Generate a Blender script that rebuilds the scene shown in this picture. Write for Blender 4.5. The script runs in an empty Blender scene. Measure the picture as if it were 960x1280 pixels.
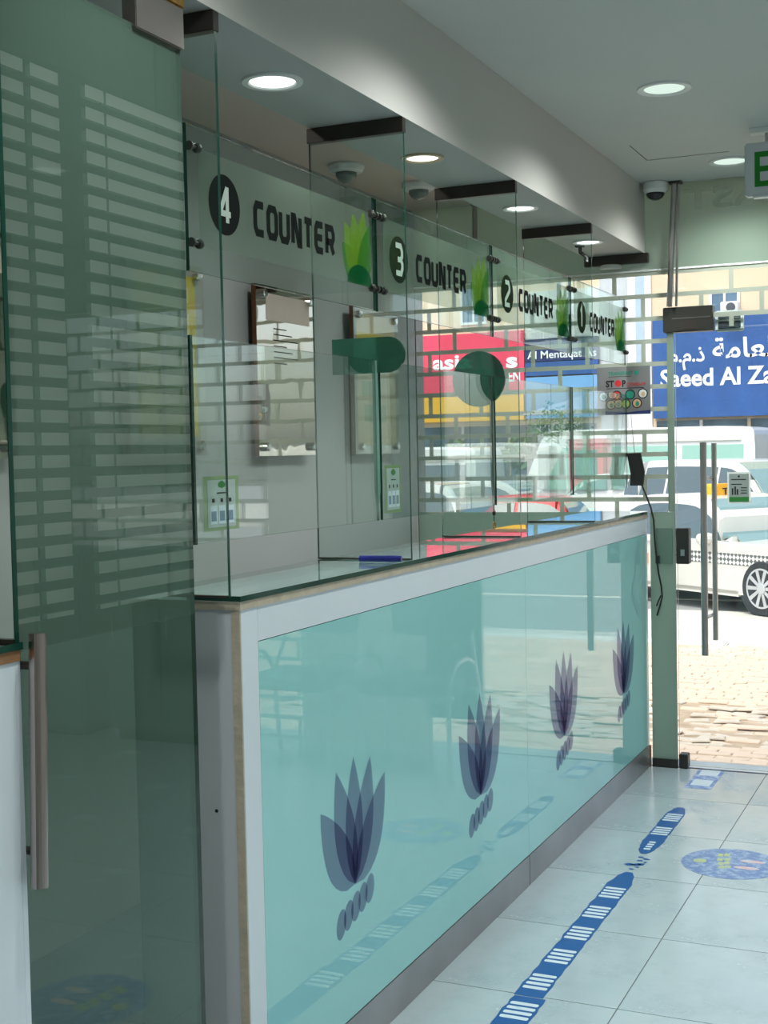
import bpy, bmesh, math, random
from mathutils import Vector, Matrix, Euler
random.seed(7)
C = bpy.context.scene.collection
sc = bpy.context.scene

# ------------------------------------------------------------------ camera, sky, sun, exposure
yaw, pitch, roll = .4237735, .0437231, -.0204624
fwd = Vector((-math.sin(yaw)*math.cos(pitch), math.cos(yaw)*math.cos(pitch), -math.sin(pitch)))
rt = Vector((math.cos(yaw), math.sin(yaw), 0)); up = rt.cross(fwd)
r2 = math.cos(roll)*rt + math.sin(roll)*up; u2 = -math.sin(roll)*rt + math.cos(roll)*up
cam = bpy.data.cameras.new('camera'); co = bpy.data.objects.new('camera', cam); C.objects.link(co)
co.matrix_world = Matrix(((r2.x, u2.x, -fwd.x, 0), (r2.y, u2.y, -fwd.y, 0), (r2.z, u2.z, -fwd.z, 1.5), (0, 0, 0, 1)))
cam.sensor_fit = 'VERTICAL'; cam.sensor_height = 36.0; cam.lens = 1649.298/1280*36.0
cam.clip_start = .05; cam.clip_end = 500
sc.camera = co

w = bpy.data.worlds.new('sky'); sc.world = w; w.use_nodes = True
nt = w.node_tree; nt.nodes.clear()
wo = nt.nodes.new('ShaderNodeOutputWorld'); bg = nt.nodes.new('ShaderNodeBackground')
sky = nt.nodes.new('ShaderNodeTexSky'); sky.sky_type = 'NISHITA'; sky.sun_disc = False
sky.sun_elevation = math.radians(60); sky.sun_rotation = math.radians(200); sky.dust_density = 3.0; sky.air_density = 1.0
bg.inputs[1].default_value = .32
hs = nt.nodes.new('ShaderNodeHueSaturation'); hs.inputs['Saturation'].default_value = .62
nt.links.new(sky.outputs[0], hs.inputs['Color']); nt.links.new(hs.outputs[0], bg.inputs[0]); nt.links.new(bg.outputs[0], wo.inputs[0])

sun = bpy.data.lights.new('sun', 'SUN'); so = bpy.data.objects.new('sun', sun); C.objects.link(so)
sun.energy = 2.5; sun.angle = .01; sun.color = (1, .95, .87)
so.rotation_euler = Vector((-.12, -.34, .93)).to_track_quat('Z', 'Y').to_euler()
so.location = (-2, -5, 14)

LAMP_W = 12.5
sc.view_settings.view_transform = 'Standard'; sc.view_settings.look = 'None'
sc.view_settings.gamma = 1; sc.view_settings.use_curve_mapping = False
sc.view_settings.exposure = 0.0
cy = sc.cycles
cy.transparent_max_bounces = 64; cy.max_bounces = 14; cy.glossy_bounces = 6; cy.diffuse_bounces = 4; cy.transmission_bounces = 8
cy.use_denoising = True; cy.sample_clamp_indirect = 6; cy.caustics_reflective = False; cy.caustics_refractive = False

# ------------------------------------------------------------------ constants (metres)
XF = -1.417      # counter front plane
D = 6.17         # storefront plane
XW = -2.59       # staff back wall
XS = -1.51       # plane of counter signs and screens
ZL, ZC = 2.41, 2.72   # soffit underside, main ceiling
ZT = 1.208       # glass worktop
JY = [2.37, 3.32, 4.27, 5.22, 6.15]   # divider positions

# ------------------------------------------------------------------ materials
def srgb(r, g, b):
    f = lambda c: (c/255/12.92 if c/255 <= .04045 else ((c/255+.055)/1.055)**2.4)
    return (f(r), f(g), f(b), 1)
class N:
    def __init__(s, name):
        s.m = bpy.data.materials.new(name); s.m.use_nodes = True; s.t = s.m.node_tree; s.t.nodes.clear()
        s.out = s.new('OutputMaterial')
    def new(s, typ, **kw):
        n = s.t.nodes.new('ShaderNode'+typ)
        for k, v in kw.items(): setattr(n, k, v)
        return n
    def link(s, a, b): s.t.links.new(a, b)
    def val(s, sock, v):
        if hasattr(v, 'is_output'): s.link(v, sock)
        else: sock.default_value = v
    def math(s, op, a, b=0.0, c=0.0):
        n = s.new('Math', operation=op); s.val(n.inputs[0], a); s.val(n.inputs[1], b); s.val(n.inputs[2], c); return n.outputs[0]
    def mix(s, f, a, b):
        n = s.new('MixShader'); s.val(n.inputs[0], f); s.link(a, n.inputs[1]); s.link(b, n.inputs[2]); return n.outputs[0]
    def sh(s, typ, color=None, **kw):
        n = s.new(typ)
        if color is not None: s.val(n.inputs['Color'], color)
        for k, v in kw.items(): s.val(n.inputs[k], v)
        return n.outputs[0]
    def schlick(s, f0=.04):
        lw = s.new('LayerWeight'); lw.inputs[0].default_value = .5
        return s.math('MULTIPLY_ADD', s.math('POWER', lw.outputs['Facing'], 5.0), 1-f0, f0)
    def noise(s, scale, detail=4, rough=.55, coord='Object'):
        tc = s.new('TexCoord'); n = s.new('TexNoise'); n.inputs['Scale'].default_value = scale
        n.inputs['Detail'].default_value = detail; n.inputs['Roughness'].default_value = rough
        s.link(tc.outputs[coord], n.inputs['Vector']); return n.outputs['Fac']
    def xyz(s):
        g = s.new('NewGeometry'); x = s.new('SeparateXYZ'); s.link(g.outputs['Position'], x.inputs[0]); return x.outputs
    def ramp(s, f, a, b, p0=.3, p1=.7):
        r = s.new('ValToRGB'); r.color_ramp.elements[0].color = a; r.color_ramp.elements[1].color = b
        r.color_ramp.elements[0].position = p0; r.color_ramp.elements[1].position = p1
        s.link(f, r.inputs[0]); return r.outputs[0]
    def done(s, o): s.link(o, s.out.inputs[0]); return s.m

def solid(name, c, rough=.5, metal=0.0, var=.06, scale=6, bump=0.0, bscale=60, spec=.5, coat=0.0):
    k = N(name); p = k.new('BsdfPrincipled')
    d = tuple(x*(1-var) for x in c[:3])+(1,); l = tuple(min(1, x*(1+var)) for x in c[:3])+(1,)
    k.link(k.ramp(k.noise(scale), d, l), p.inputs['Base Color'])
    p.inputs['Roughness'].default_value = rough; p.inputs['Metallic'].default_value = metal
    p.inputs['Specular IOR Level'].default_value = spec; p.inputs['Coat Weight'].default_value = coat
    p.inputs['Coat Roughness'].default_value = .03
    if bump:
        b = k.new('Bump'); b.inputs['Strength'].default_value = bump; b.inputs['Distance'].default_value = .01
        k.link(k.noise(bscale), b.inputs['Height']); k.link(b.outputs[0], p.inputs['Normal'])
    return k.done(p.outputs[0])
def emit(name, c, s):
    k = N(name); return k.done(k.sh('Emission', c, Strength=s) if False else _em(k, c, s))
def _em(k, c, s):
    n = k.new('Emission'); n.inputs[0].default_value = c; n.inputs[1].default_value = s; return n.outputs[0]
def glass(name, tint, f0=.04, dirt=0.0):
    k = N(name)
    o = k.mix(k.schlick(f0), k.sh('BsdfTransparent', tint), k.sh('BsdfGlossy', (1, 1, 1, 1), Roughness=0.0))
    if dirt: o = k.mix(dirt, o, k.sh('BsdfDiffuse', (.7, .75, .72, 1)))
    return k.done(o)
def film(name, c, opac, trans=.5, gloss=True):
    """printed or frosted film: part see-through, part scattering light from both sides"""
    k = N(name)
    body = k.mix(trans, k.sh('BsdfDiffuse', c), k.sh('BsdfTranslucent', c))
    o = k.mix(opac, k.sh('BsdfTransparent', (.96, .98, .97, 1)), body)
    if gloss: o = k.mix(k.schlick(.035), o, k.sh('BsdfGlossy', (1, 1, 1, 1), Roughness=.03))
    return k.done(o)
def tint(name, c):
    k = N(name); return k.done(k.sh('BsdfTransparent', c))

M = {}
M['pane'] = glass('clear_glass', (.93, .972, .955, 1), .045)
M['screen'] = glass('screen_glass', (.91, .962, .945, 1), .15)
M['store'] = glass('storefront_glass', (.95, .975, .965, 1))
M['edge'] = solid('green_glass_edge', srgb(16, 62, 50), .12, var=.2)
M['edge_light'] = solid('pale_glass_edge', srgb(110, 150, 135), .12, var=.1)
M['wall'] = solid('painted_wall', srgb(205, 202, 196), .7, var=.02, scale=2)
M['wallback'] = solid('grey_wall', srgb(164, 166, 164), .55, var=.02, scale=2)
M['soffit'] = solid('shaded_soffit_underside', srgb(178, 180, 176), .75, var=.02, scale=2)  # soffit underside only: its shade is put into the greyer colour
M['staffceil'] = solid('pinkish_staff_ceiling', srgb(206, 190, 180), .75, var=.02, scale=2)
M['ceil'] = solid('ceiling_paint', srgb(203, 204, 200), .75, var=.02, scale=2)
M['white'] = solid('white_laminate', srgb(224, 233, 240), .3, var=.015)
M['grey_lam'] = solid('grey_laminate', srgb(196, 200, 202), .4, var=.02)
M['ply'] = solid('raw_plywood', srgb(190, 178, 158), .6, var=.12, scale=30, bump=.2)
M['wood'] = solid('brown_wood', srgb(150, 110, 75), .5, var=.2, scale=25)
M['steel'] = solid('brushed_steel', srgb(188, 184, 182), .28, 1.0, var=.1, scale=12)
M['kick'] = solid('steel_kick_plate', srgb(170, 166, 168), .33, .85, var=.16, scale=3)
M['chrome'] = solid('chrome', srgb(220, 218, 216), .08, 1.0, var=.02)
M['darkmetal'] = solid('dark_metal', srgb(72, 66, 62), .38, .6, var=.12)
M['patch'] = solid('patch_metal', srgb(60, 60, 56), .4, .5, var=.15)
M['brass'] = solid('old_brass', srgb(150, 116, 58), .4, .6, var=.4, scale=40)
M['black'] = solid('black_plastic', (.004, .004, .004, 1), .6, var=.1)
M['cable'] = solid('black_cable', (.012, .012, .013, 1), .5)
M['blue'] = solid('navy_plastic', srgb(16, 22, 110), .3)
M['whiteplastic'] = solid('white_plastic', srgb(226, 228, 226), .35, var=.02)
M['dome'] = solid('smoked_dome', srgb(40, 40, 42), .06); M['dome2'] = solid('grey_dome', srgb(120, 132, 128), .15)
k = N('teal_back_painted_glass'); M['teal'] = k.done(k.mix(k.schlick(.085), k.sh('BsdfDiffuse', srgb(160, 219, 217)), k.sh('BsdfGlossy', (1, 1, 1, 1), Roughness=.012)))
M['greentint'] = None
k = N('dark_green_acrylic')
M['greentint'] = k.done(k.mix(k.schlick(.05), k.mix(.42, k.sh('BsdfTransparent', (.20, .42, .34, 1)), k.sh('BsdfDiffuse', srgb(58, 106, 90))), k.sh('BsdfGlossy', (1, 1, 1, 1), Roughness=.04)))
M['petal'] = tint('violet_petal_print', (.83, .805, .86, 1))
M['signfilm'] = film('frosted_sign_film', srgb(140, 156, 140), .18, .5, False)
M['signdark'] = film('charcoal_print', srgb(42, 46, 44), .96, .3, False)
M['signlight'] = solid('pale_print', srgb(176, 190, 180), .5, var=.02)
M['tulipA'] = film('lime_print', srgb(132, 176, 52), .36, .5, False)
M['tulipB'] = film('green_print', srgb(70, 146, 56), .42, .5, False)
M['tulipC'] = film('deep_green_print', srgb(24, 106, 62), .6, .5, False)
M['frost'] = film('frosted_film', srgb(168, 186, 170), .90, .55)
M['frost2'] = film('frosted_pillar_film', srgb(176, 198, 184), .93, .6)
M['letterfilm'] = film('pale_letter_film', srgb(238, 240, 232), .95, .75, False)
M['paper'] = solid('white_paper', srgb(236, 238, 234), .5, var=.02)
M['poster'] = film('grey_poster', srgb(150, 150, 150), .96, .35)
M['navyprint'] = solid('navy_print', srgb(30, 44, 96), .5)
M['ink'] = solid('black_ink', srgb(24, 24, 26), .5)
M['red'] = solid('red_print', srgb(196, 40, 48), .5)
M['greenprint'] = solid('green_print_ink', srgb(44, 122, 50), .5)
M['limeprint'] = solid('lime_print_ink', srgb(150, 196, 96), .5)
M['tealprint'] = solid('teal_print', srgb(40, 140, 120), .5)
M['cabinet'] = solid('dark_grey_cabinet', srgb(86, 98, 98), .5)
M['greysq'] = solid('grey_blue_square', srgb(120, 142, 160), .5)
M['skinprint'] = solid('tan_print', srgb(214, 178, 140), .5)
M['exitgreen'] = solid('exit_green', srgb(10, 128, 30), .4)
M['orange'] = solid('taxi_orange', srgb(246, 178, 40), .4)
M['emblem'] = solid('orange_emblem', srgb(240, 150, 90), .5)
M['lamp'] = _em  # replaced below
k = N('lit_diffuser'); M['lamp'] = k.done(_em(k, (.92, 1, .97, 1), 3.2))
k = N('greenish_lit_diffuser'); M['lampc'] = k.done(_em(k, (.80, .98, .86, 1), .95))
k = N('warm_lit_diffuser'); M['lampw'] = k.done(_em(k, (.98, .97, .86, 1), 1.5))
M['tape'] = None
def worn(name, c, c2, thr, rough=.35):
    k = N(name); p = k.new('BsdfPrincipled')
    n = k.noise(26, 7, .75); m = k.new('ValToRGB'); m.color_ramp.elements[0].position = thr-.08; m.color_ramp.elements[1].position = thr+.08
    m.color_ramp.elements[0].color = c2; m.color_ramp.elements[1].color = c
    k.link(n, m.inputs[0]); k.link(m.outputs[0], p.inputs['Base Color']); p.inputs['Roughness'].default_value = rough
    return k.done(p.outputs[0])
FL = srgb(198, 210, 214)
M['tape'] = worn('blue_floor_vinyl', srgb(0, 80, 146), srgb(18, 98, 160), .30)
M['tapeworn'] = worn('worn_blue_floor_vinyl', srgb(70, 118, 184), srgb(190, 206, 222), .47)
M['tapewhite'] = worn('white_floor_vinyl', srgb(206, 220, 226), srgb(150, 184, 206), .33)
M['stick'] = worn('scuffed_blue_sticker', srgb(92, 122, 172), srgb(160, 182, 206), .46)
M['stickyel'] = worn('scuffed_yellow_print', srgb(176, 188, 120), srgb(140, 166, 178), .45)
M['stickpink'] = worn('scuffed_pink_print', srgb(206, 172, 170), srgb(190, 206, 220), .45)
# floor tile
def tilemat():
    k = N('glazed_floor_tile'); p = k.new('BsdfPrincipled')
    n1 = k.noise(1.3, 6, .65); n2 = k.noise(3.2, 8, .72)
    a = k.ramp(n1, srgb(164, 179, 184), srgb(184, 196, 199), .35, .7)
    mx = k.new('MixRGB', blend_type='MULTIPLY'); mx.inputs[0].default_value = .5
    k.link(a, mx.inputs[1]); k.link(k.ramp(n2, srgb(214, 222, 224), (1, 1, 1, 1), .36, .5), mx.inputs[2])
    k.link(mx.outputs[0], p.inputs['Base Color'])
    k.link(k.ramp(n2, (.32, .32, .32, 1), (.14, .14, .14, 1), .36, .55), p.inputs['Roughness'])
    return k.done(p.outputs[0])
M['tile'] = tilemat()
M['grout'] = solid('grey_grout', srgb(96, 102, 104), .8)
# brick-pattern frosted film on the shop window: frosted joints, clear bricks
def brickfilm():
    k = N('brick_pattern_window_film'); x = k.xyz()
    cb = k.new('CombineXYZ'); k.val(cb.inputs[0], k.math('ADD', x[0], 20.0+.06)); k.val(cb.inputs[1], k.math('ADD', k.math('MULTIPLY', x[2], -1.0), 20.0+2.333-.009))
    b = k.new('TexBrick'); b.inputs['Scale'].default_value = 1; b.inputs['Mortar Size'].default_value = .0105
    b.inputs['Mortar Smooth'].default_value = 0; b.inputs['Brick Width'].default_value = .27; b.inputs['Row Height'].default_value = .1053
    k.link(cb.outputs[0], b.inputs['Vector'])
    c = srgb(196, 202, 188)
    body = k.mix(.45, k.sh('BsdfDiffuse', c), k.sh('BsdfTranslucent', c))
    fr = k.mix(.93, k.sh('BsdfTransparent', (1, 1, 1, 1)), body)
    return k.done(k.mix(b.outputs['Fac'], k.sh('BsdfTransparent', (1, 1, 1, 1)), fr))
M['brickfilm'] = brickfilm()
# inner door: green glass, paler film bars in rows
def doormat():
    k = N('green_door_glass_with_film_bars'); x = k.xyz()
    row = k.math('FRACT', k.math('DIVIDE', k.math('ADD', x[2], 5.0-.0115), .0381))
    inrow = k.math('LESS_THAN', row, .56)
    cols = None
    for a, b_ in ((1.2, 1.758), (1.776, 1.849), (1.923, 1.977), (1.984, 2.3)):
        f = k.math('MULTIPLY', k.math('GREATER_THAN', x[1], a), k.math('LESS_THAN', x[1], b_))
        cols = f if cols is None else k.math('ADD', cols, f)
    zone = k.math('MULTIPLY', k.math('GREATER_THAN', x[2], 1.235), k.math('LESS_THAN', x[2], 2.16))
    bar = k.math('MULTIPLY', k.math('MULTIPLY', inrow, cols), zone)
    hi = k.math('GREATER_THAN', x[2], 1.19)
    gd = srgb(98, 122, 108); gl = srgb(190, 204, 192)
    body = k.mix(.35, k.sh('BsdfDiffuse', gd), k.sh('BsdfTranslucent', gd))
    base = k.mix(k.math('MULTIPLY_ADD', hi, .30, .28), k.sh('BsdfTransparent', (.66, .80, .74, 1)), body)
    lite = k.mix(.55, k.sh('BsdfTransparent', (.80, .90, .86, 1)), k.mix(.5, k.sh('BsdfDiffuse', gl), k.sh('BsdfTranslucent', gl)))
    o = k.mix(k.math('MULTIPLY', bar, .52), base, lite)
    return k.done(k.mix(k.schlick(.045), o, k.sh('BsdfGlossy', (1, 1, 1, 1), Roughness=0.0)))
M['doorglass'] = doormat()
# bronze mirror for the wall plaques, slightly wavy
def bronze():
    k = N('bronze_mirror'); p = k.new('BsdfPrincipled'); p.inputs['Base Color'].default_value = (.66, .60, .53, 1)
    p.inputs['Metallic'].default_value = 1; p.inputs['Roughness'].default_value = .03
    b = k.new('Bump'); b.inputs['Strength'].default_value = .12; b.inputs['Distance'].default_value = .004
    k.link(k.noise(9, 1), b.inputs['Height']); k.link(b.outputs[0], p.inputs['Normal']); return k.done(p.outputs[0])
M['bronze'] = bronze()
M['bronzeedge'] = solid('brown_plaque_edge', srgb(104, 62, 36), .35, .3)
M['acrylic'] = glass('acrylic', (.97, .96, .94, 1), .06)
M['yellow'] = solid('yellow_paper', srgb(206, 186, 30), .5, var=.08)
M['yellow2'] = solid('pale_yellow_paper', srgb(226, 208, 130), .5, var=.05)
M['bluepaper'] = solid('pale_blue_paper', srgb(206, 222, 228), .5, var=.05)
# outdoors
M['paver'] = solid('sandy_paving_stone', srgb(222, 198, 176), .8, var=.13, scale=3, bump=.4, bscale=25)
M['paver2'] = solid('grey_paving_stone', srgb(210, 196, 180), .85, var=.16, scale=4, bump=.5, bscale=25)
M['sand'] = solid('joint_sand', srgb(182, 160, 136), .95, var=.2, scale=9)
M['kerb'] = solid('pale_kerb_stone', srgb(224, 222, 212), .8, var=.08, scale=4, bump=.3)
M['concrete'] = solid('pale_concrete_apron', srgb(200, 197, 188), .85, var=.1, scale=1.2, bump=.2)
M['asphalt'] = solid('asphalt', srgb(140, 142, 140), .9, var=.12, scale=2, bump=.4, bscale=40)
M['roadline'] = solid('road_paint', srgb(226, 224, 206), .7)
M['stone'] = solid('white_threshold_stone', srgb(226, 230, 228), .4, var=.04)
M['tan'] = solid('tan_render', srgb(236, 212, 182), .85, var=.03, scale=.6)
M['offwhite'] = solid('white_render', srgb(236, 238, 236), .8, var=.03, scale=.6)
M['signblue'] = solid('blue_sign_sheet', srgb(50, 92, 156), .45, var=.14, scale=1.2)
M['signnavy'] = solid('navy_sign_sheet', srgb(28, 46, 102), .45, var=.1, scale=1)
M['signred'] = solid('red_sign_sheet', srgb(238, 70, 100), .45, var=.05, scale=1)
M['signyellow'] = solid('yellow_sign_sheet', srgb(250, 186, 40), .45, var=.05, scale=1)
M['signsky'] = solid('light_blue_sign_sheet', srgb(120, 172, 222), .45, var=.05, scale=1)
M['palestripe'] = solid('pale_blue_stripe', srgb(186, 204, 222), .6)
M['signwhite'] = solid('white_sign_letters', srgb(246, 248, 250), .4)
M['shopglass'] = solid('shop_glass', srgb(74, 92, 104), .1, var=.5, scale=1.4)
M['shutter'] = solid('grey_shutter', srgb(206, 210, 212), .5)
M['winglass'] = solid('window_glass', srgb(92, 120, 146), .1, var=.1)
M['carwhite'] = solid('white_car_paint', srgb(228, 228, 224), .25, var=.02, coat=.6)
M['carsilver'] = solid('silver_car_paint', srgb(222, 218, 208), .3, .15, var=.05, scale=2, coat=.5)
M['carred'] = solid('red_car_paint', srgb(214, 40, 48), .25, coat=.6)
M['cargrey'] = solid('dark_grey_car_paint', srgb(70, 76, 84), .25, coat=.6)
k = N('car_glass'); M['carglass'] = k.done(k.mix(k.schlick(.14), k.sh('BsdfDiffuse', srgb(66, 84, 88)), k.sh('BsdfGlossy', (1, 1, 1, 1), Roughness=.03)))
k = N('windscreen_glass'); M['screenglass'] = k.done(k.mix(k.schlick(.16), k.sh('BsdfDiffuse', srgb(128, 158, 156)), k.sh('BsdfGlossy', (1, 1, 1, 1), Roughness=.03)))  # pale diffuse colour stands in for reflected sky
k = N('green_van_glass'); M['vanglass'] = k.done(k.mix(k.schlick(.06), k.sh('BsdfDiffuse', srgb(150, 196, 180)), k.sh('BsdfGlossy', (1, 1, 1, 1), Roughness=.03)))
M['tyre'] = solid('tyre_rubber', srgb(46, 48, 52), .8)
M['rim'] = solid('alloy_rim', srgb(206, 208, 210), .3, .6)
M['leaf'] = solid('leaf_green', srgb(82, 118, 62), .7, var=.35, scale=3)
M['bark'] = solid('bark', srgb(96, 78, 60), .9, var=.2)
M['chairseat'] = solid('dark_green_vinyl', srgb(40, 62, 60), .5)
def checker():
    k = N('checker_band'); tc = k.new('TexCoord'); s = k.new('TexChecker'); s.inputs['Scale'].default_value = 22
    mp = k.new('Mapping'); k.link(tc.outputs['Object'], mp.inputs[0]); mp.inputs['Rotation'].default_value = (0, math.radians(45), 0)
    mp.inputs['Scale'].default_value = (1, .0001, 1); mp.inputs['Location'].default_value = (0, .013, 0)
    k.link(mp.outputs[0], s.inputs[0])
    s.inputs[1].default_value = srgb(92, 94, 92); s.inputs[2].default_value = srgb(226, 226, 222)
    p = k.new('BsdfPrincipled'); k.link(s.outputs[0], p.inputs['Base Color']); p.inputs['Roughness'].default_value = .4
    return k.done(p.outputs[0])
M['checker'] = checker()

# ------------------------------------------------------------------ helpers
class B:
    """collects faces, then links them as ONE mesh object"""
    def __init__(s): s.v = []; s.f = []; s.mi = []
    def add(s, vs, fs, mi=0):
        o = len(s.v); s.v += [tuple(v) for v in vs]; s.f += [tuple(i+o for i in f) for f in fs]; s.mi += [mi]*len(fs)
        return s
    def box(s, x0, x1, y0, y1, z0, z1, mi=0):
        return s.add([(x0,y0,z0),(x1,y0,z0),(x1,y1,z0),(x0,y1,z0),(x0,y0,z1),(x1,y0,z1),(x1,y1,z1),(x0,y1,z1)],
              [(0,3,2,1),(4,5,6,7),(0,1,5,4),(1,2,6,5),(2,3,7,6),(3,0,4,7)], mi)
    def slab(s, x0, x1, y0, y1, z0, z1, mi=0, me=1):
        """box whose thin faces take material me"""
        d = [x1-x0, y1-y0, z1-z0]; a = d.index(min(d)); n = len(s.f); s.box(x0,x1,y0,y1,z0,z1,mi)
        ax = [2,2,1,0,1,0]
        for i in range(6):
            if ax[i] != a: s.mi[n+i] = me
        return s
    def prism(s, poly, p0, e1, e2, e3, mi=0, me=None):
        """polygon in (e1,e2) at p0, thickened along e3"""
        p0, e1, e2, e3 = map(Vector, (p0, e1, e2, e3)); n = len(poly)
        a = [p0+e1*u+e2*v for u, v in poly]; b = [q+e3 for q in a]
        me = mi if me is None else me; o = len(s.f)
        s.add(a+b, [tuple(range(n-1,-1,-1)), tuple(range(n, 2*n))]+[(i,(i+1)%n,(i+1)%n+n,i+n) for i in range(n)], mi)
        for i in range(n): s.mi[o+2+i] = me
        return s
    def tube(s, pts, r, n=8, mi=0, cap=True):
        pts = [Vector(p) for p in pts]; rings = []; prev = None
        for i, p in enumerate(pts):
            t = (pts[min(i+1, len(pts)-1)]-pts[max(i-1, 0)]).normalized()
            a = prev if prev else (Vector((0,0,1)) if abs(t.z) < .9 else Vector((1,0,0)))
            x = (a - t*a.dot(t)).normalized(); prev = x; y = t.cross(x)
            rr = r[i] if isinstance(r, (list, tuple)) else r
            rings.append([p+(x*math.cos(2*math.pi*j/n)+y*math.sin(2*math.pi*j/n))*rr for j in range(n)])
        vs = [v for q in rings for v in q]; fs = []
        for i in range(len(pts)-1):
            for j in range(n): fs.append((i*n+j, i*n+(j+1)%n, (i+1)*n+(j+1)%n, (i+1)*n+j))
        if cap: fs += [tuple(range(n-1,-1,-1)), tuple(range((len(pts)-1)*n, len(pts)*n))]
        return s.add(vs, fs, mi)
    def lathe(s, prof, c, axis=(0,0,1), n=24, mi=0):
        """prof: list of (radius, height)"""
        ax = Vector(axis).normalized(); x = (Vector((1,0,0)) if abs(ax.x) < .9 else Vector((0,1,0))); x = (x-ax*x.dot(ax)).normalized(); y = ax.cross(x); c = Vector(c)
        vs = []; fs = []
        for r, h in prof:
            for j in range(n): vs.append(c+ax*h+(x*math.cos(2*math.pi*j/n)+y*math.sin(2*math.pi*j/n))*r)
        for i in range(len(prof)-1):
            for j in range(n): fs.append((i*n+j, i*n+(j+1)%n, (i+1)*n+(j+1)%n, (i+1)*n+j))
        fs += [tuple(range(n-1,-1,-1)), tuple(range((len(prof)-1)*n, len(prof)*n))]
        return s.add(vs, fs, mi)
    def stroke(s, pts, t, p0, e1, e2, e3, closed=False, mi=0):
        """flat ribbon along a polyline in (e1,e2)"""
        q = [Vector((a, b)) for a, b in pts]; n = len(q); L = []; R = []
        for i in range(n):
            a = q[(i-1) % n] if (closed or i > 0) else None; b = q[(i+1) % n] if (closed or i < n-1) else None
            d1 = (q[i]-a).normalized() if a is not None else None; d2 = (b-q[i]).normalized() if b is not None else None
            d1 = d1 or d2; d2 = d2 or d1
            n1 = Vector((-d1.y, d1.x)); n2 = Vector((-d2.y, d2.x)); m = n1+n2; m = m/max(.35, m.length_squared)*2
            L.append(q[i]+m*t/2); R.append(q[i]-m*t/2)
        p0, e1, e2, e3 = map(Vector, (p0, e1, e2, e3))
        for i in range(n if closed else n-1):
            j = (i+1) % n
            s.prism([tuple(R[i]), tuple(R[j]), tuple(L[j]), tuple(L[i])], p0, e1, e2, e3, mi)
        return s
    def build(s, name, mats, parent=None, bevel=0.0, smooth=False, world=True):
        me = bpy.data.meshes.new(name); me.from_pydata(s.v, [], s.f)
        for m in (mats if isinstance(mats, (list, tuple)) else [mats]): me.materials.append(m)
        me.polygons.foreach_set('material_index', s.mi)
        o = bpy.data.objects.new(name, me); C.objects.link(o)
        if parent is not None:
            o.parent = parent
            if world:
                off = Vector(); q = parent
                while q is not None: off += Vector(q.location); q = q.parent
                me.transform(Matrix.Translation(-off))
        if bevel:
            bm = bmesh.new(); bm.from_mesh(me)
            bmesh.ops.bevel(bm, geom=bm.edges[:], offset=bevel, segments=2, affect='EDGES', clamp_overlap=True); bm.to_mesh(me); bm.free()
        if smooth:
            for p in me.polygons: p.use_smooth = True
        me.update(); return o

def tag(o, label=None, cat=None, group=None, kind=None):
    if label: o['label'] = label
    if cat: o['category'] = cat
    if group: o['group'] = group
    if kind: o['kind'] = kind
    return o
def empty(name, loc, label=None, cat=None, group=None, rotz=0, kind=None):
    o = bpy.data.objects.new(name, None); C.objects.link(o); o.location = loc; o.rotation_euler = (0, 0, rotz); o.empty_display_size = .1
    return tag(o, label, cat, group, kind)
def copy_tree(o, parent=None):
    c = o.copy(); C.objects.link(c)
    if parent is not None: c.parent = parent
    for ch in list(o.children): copy_tree(ch, c)
    return c
def lettering(name, body, size, p0, e1, e2, mat, parent, depth=.001, bold=0.0, width=None, align='LEFT', world=True, spacing=1.0):
    """flat lettering as a mesh: e1 = reading direction, e2 = up; size = cap height"""
    cu = bpy.data.curves.new('txt', 'FONT'); cu.body = body; cu.size = 1; cu.offset = bold; cu.align_x = 'LEFT'; cu.resolution_u = 3; cu.space_character = spacing
    to = bpy.data.objects.new('txt', cu); C.objects.link(to); bpy.context.view_layer.update()
    me = bpy.data.meshes.new_from_object(to.evaluated_get(bpy.context.evaluated_depsgraph_get()))
    bpy.data.objects.remove(to); bpy.data.curves.remove(cu)
    xs = [v.co.x for v in me.vertices]; x0 = min(xs); wd = max(xs)-x0
    k = size/.729; kx = (width/wd) if width else k
    e1, e2, p0 = Vector(e1), Vector(e2), Vector(p0); n = e1.cross(e2)
    sh = {'LEFT': 0, 'CENTER': .5, 'RIGHT': 1}[align]*wd*kx
    b = B(); vs = [p0+e1*((v.co.x-x0)*kx-sh)+e2*(v.co.y*k)+n*depth for v in me.vertices]
    b.add(vs, [tuple(p.vertices) for p in me.polygons]); bpy.data.meshes.remove(me)
    return b.build(name, mat, parent, world=world)
def quad(u0, u1, v0, v1): return [(u0,v0),(u1,v0),(u1,v1),(u0,v1)]
def disc(c, r, n=28, ry=None): return [(c[0]+r*math.cos(2*math.pi*i/n), c[1]+(ry or r)*math.sin(2*math.pi*i/n)) for i in range(n)]
def rrect(u0, u1, v0, v1, r, n=5):
    p = []
    for cx, cy, a in ((u1-r,v0+r,-90),(u1-r,v1-r,0),(u0+r,v1-r,90),(u0+r,v0+r,180)):
        for i in range(n+1): t = math.radians(a+90*i/n); p.append((cx+r*math.cos(t), cy+r*math.sin(t)))
    return p
def petal(base, tip, wl, wr, n=10):
    b = Vector(base); t = Vector(tip); d = t-b; m = Vector((-d.y, d.x)).normalized()
    f = lambda s: math.sin(math.pi*s**.80)**.85
    l = [b+d*(i/n)+m*wl*f(i/n) for i in range(n+1)]; r = [b+d*(i/n)-m*wr*f(i/n) for i in range(1, n)]
    return [tuple(p) for p in r]+[tuple(p) for p in reversed(l)]
EX, EY, EZ = (1,0,0), (0,1,0), (0,0,1)

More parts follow.
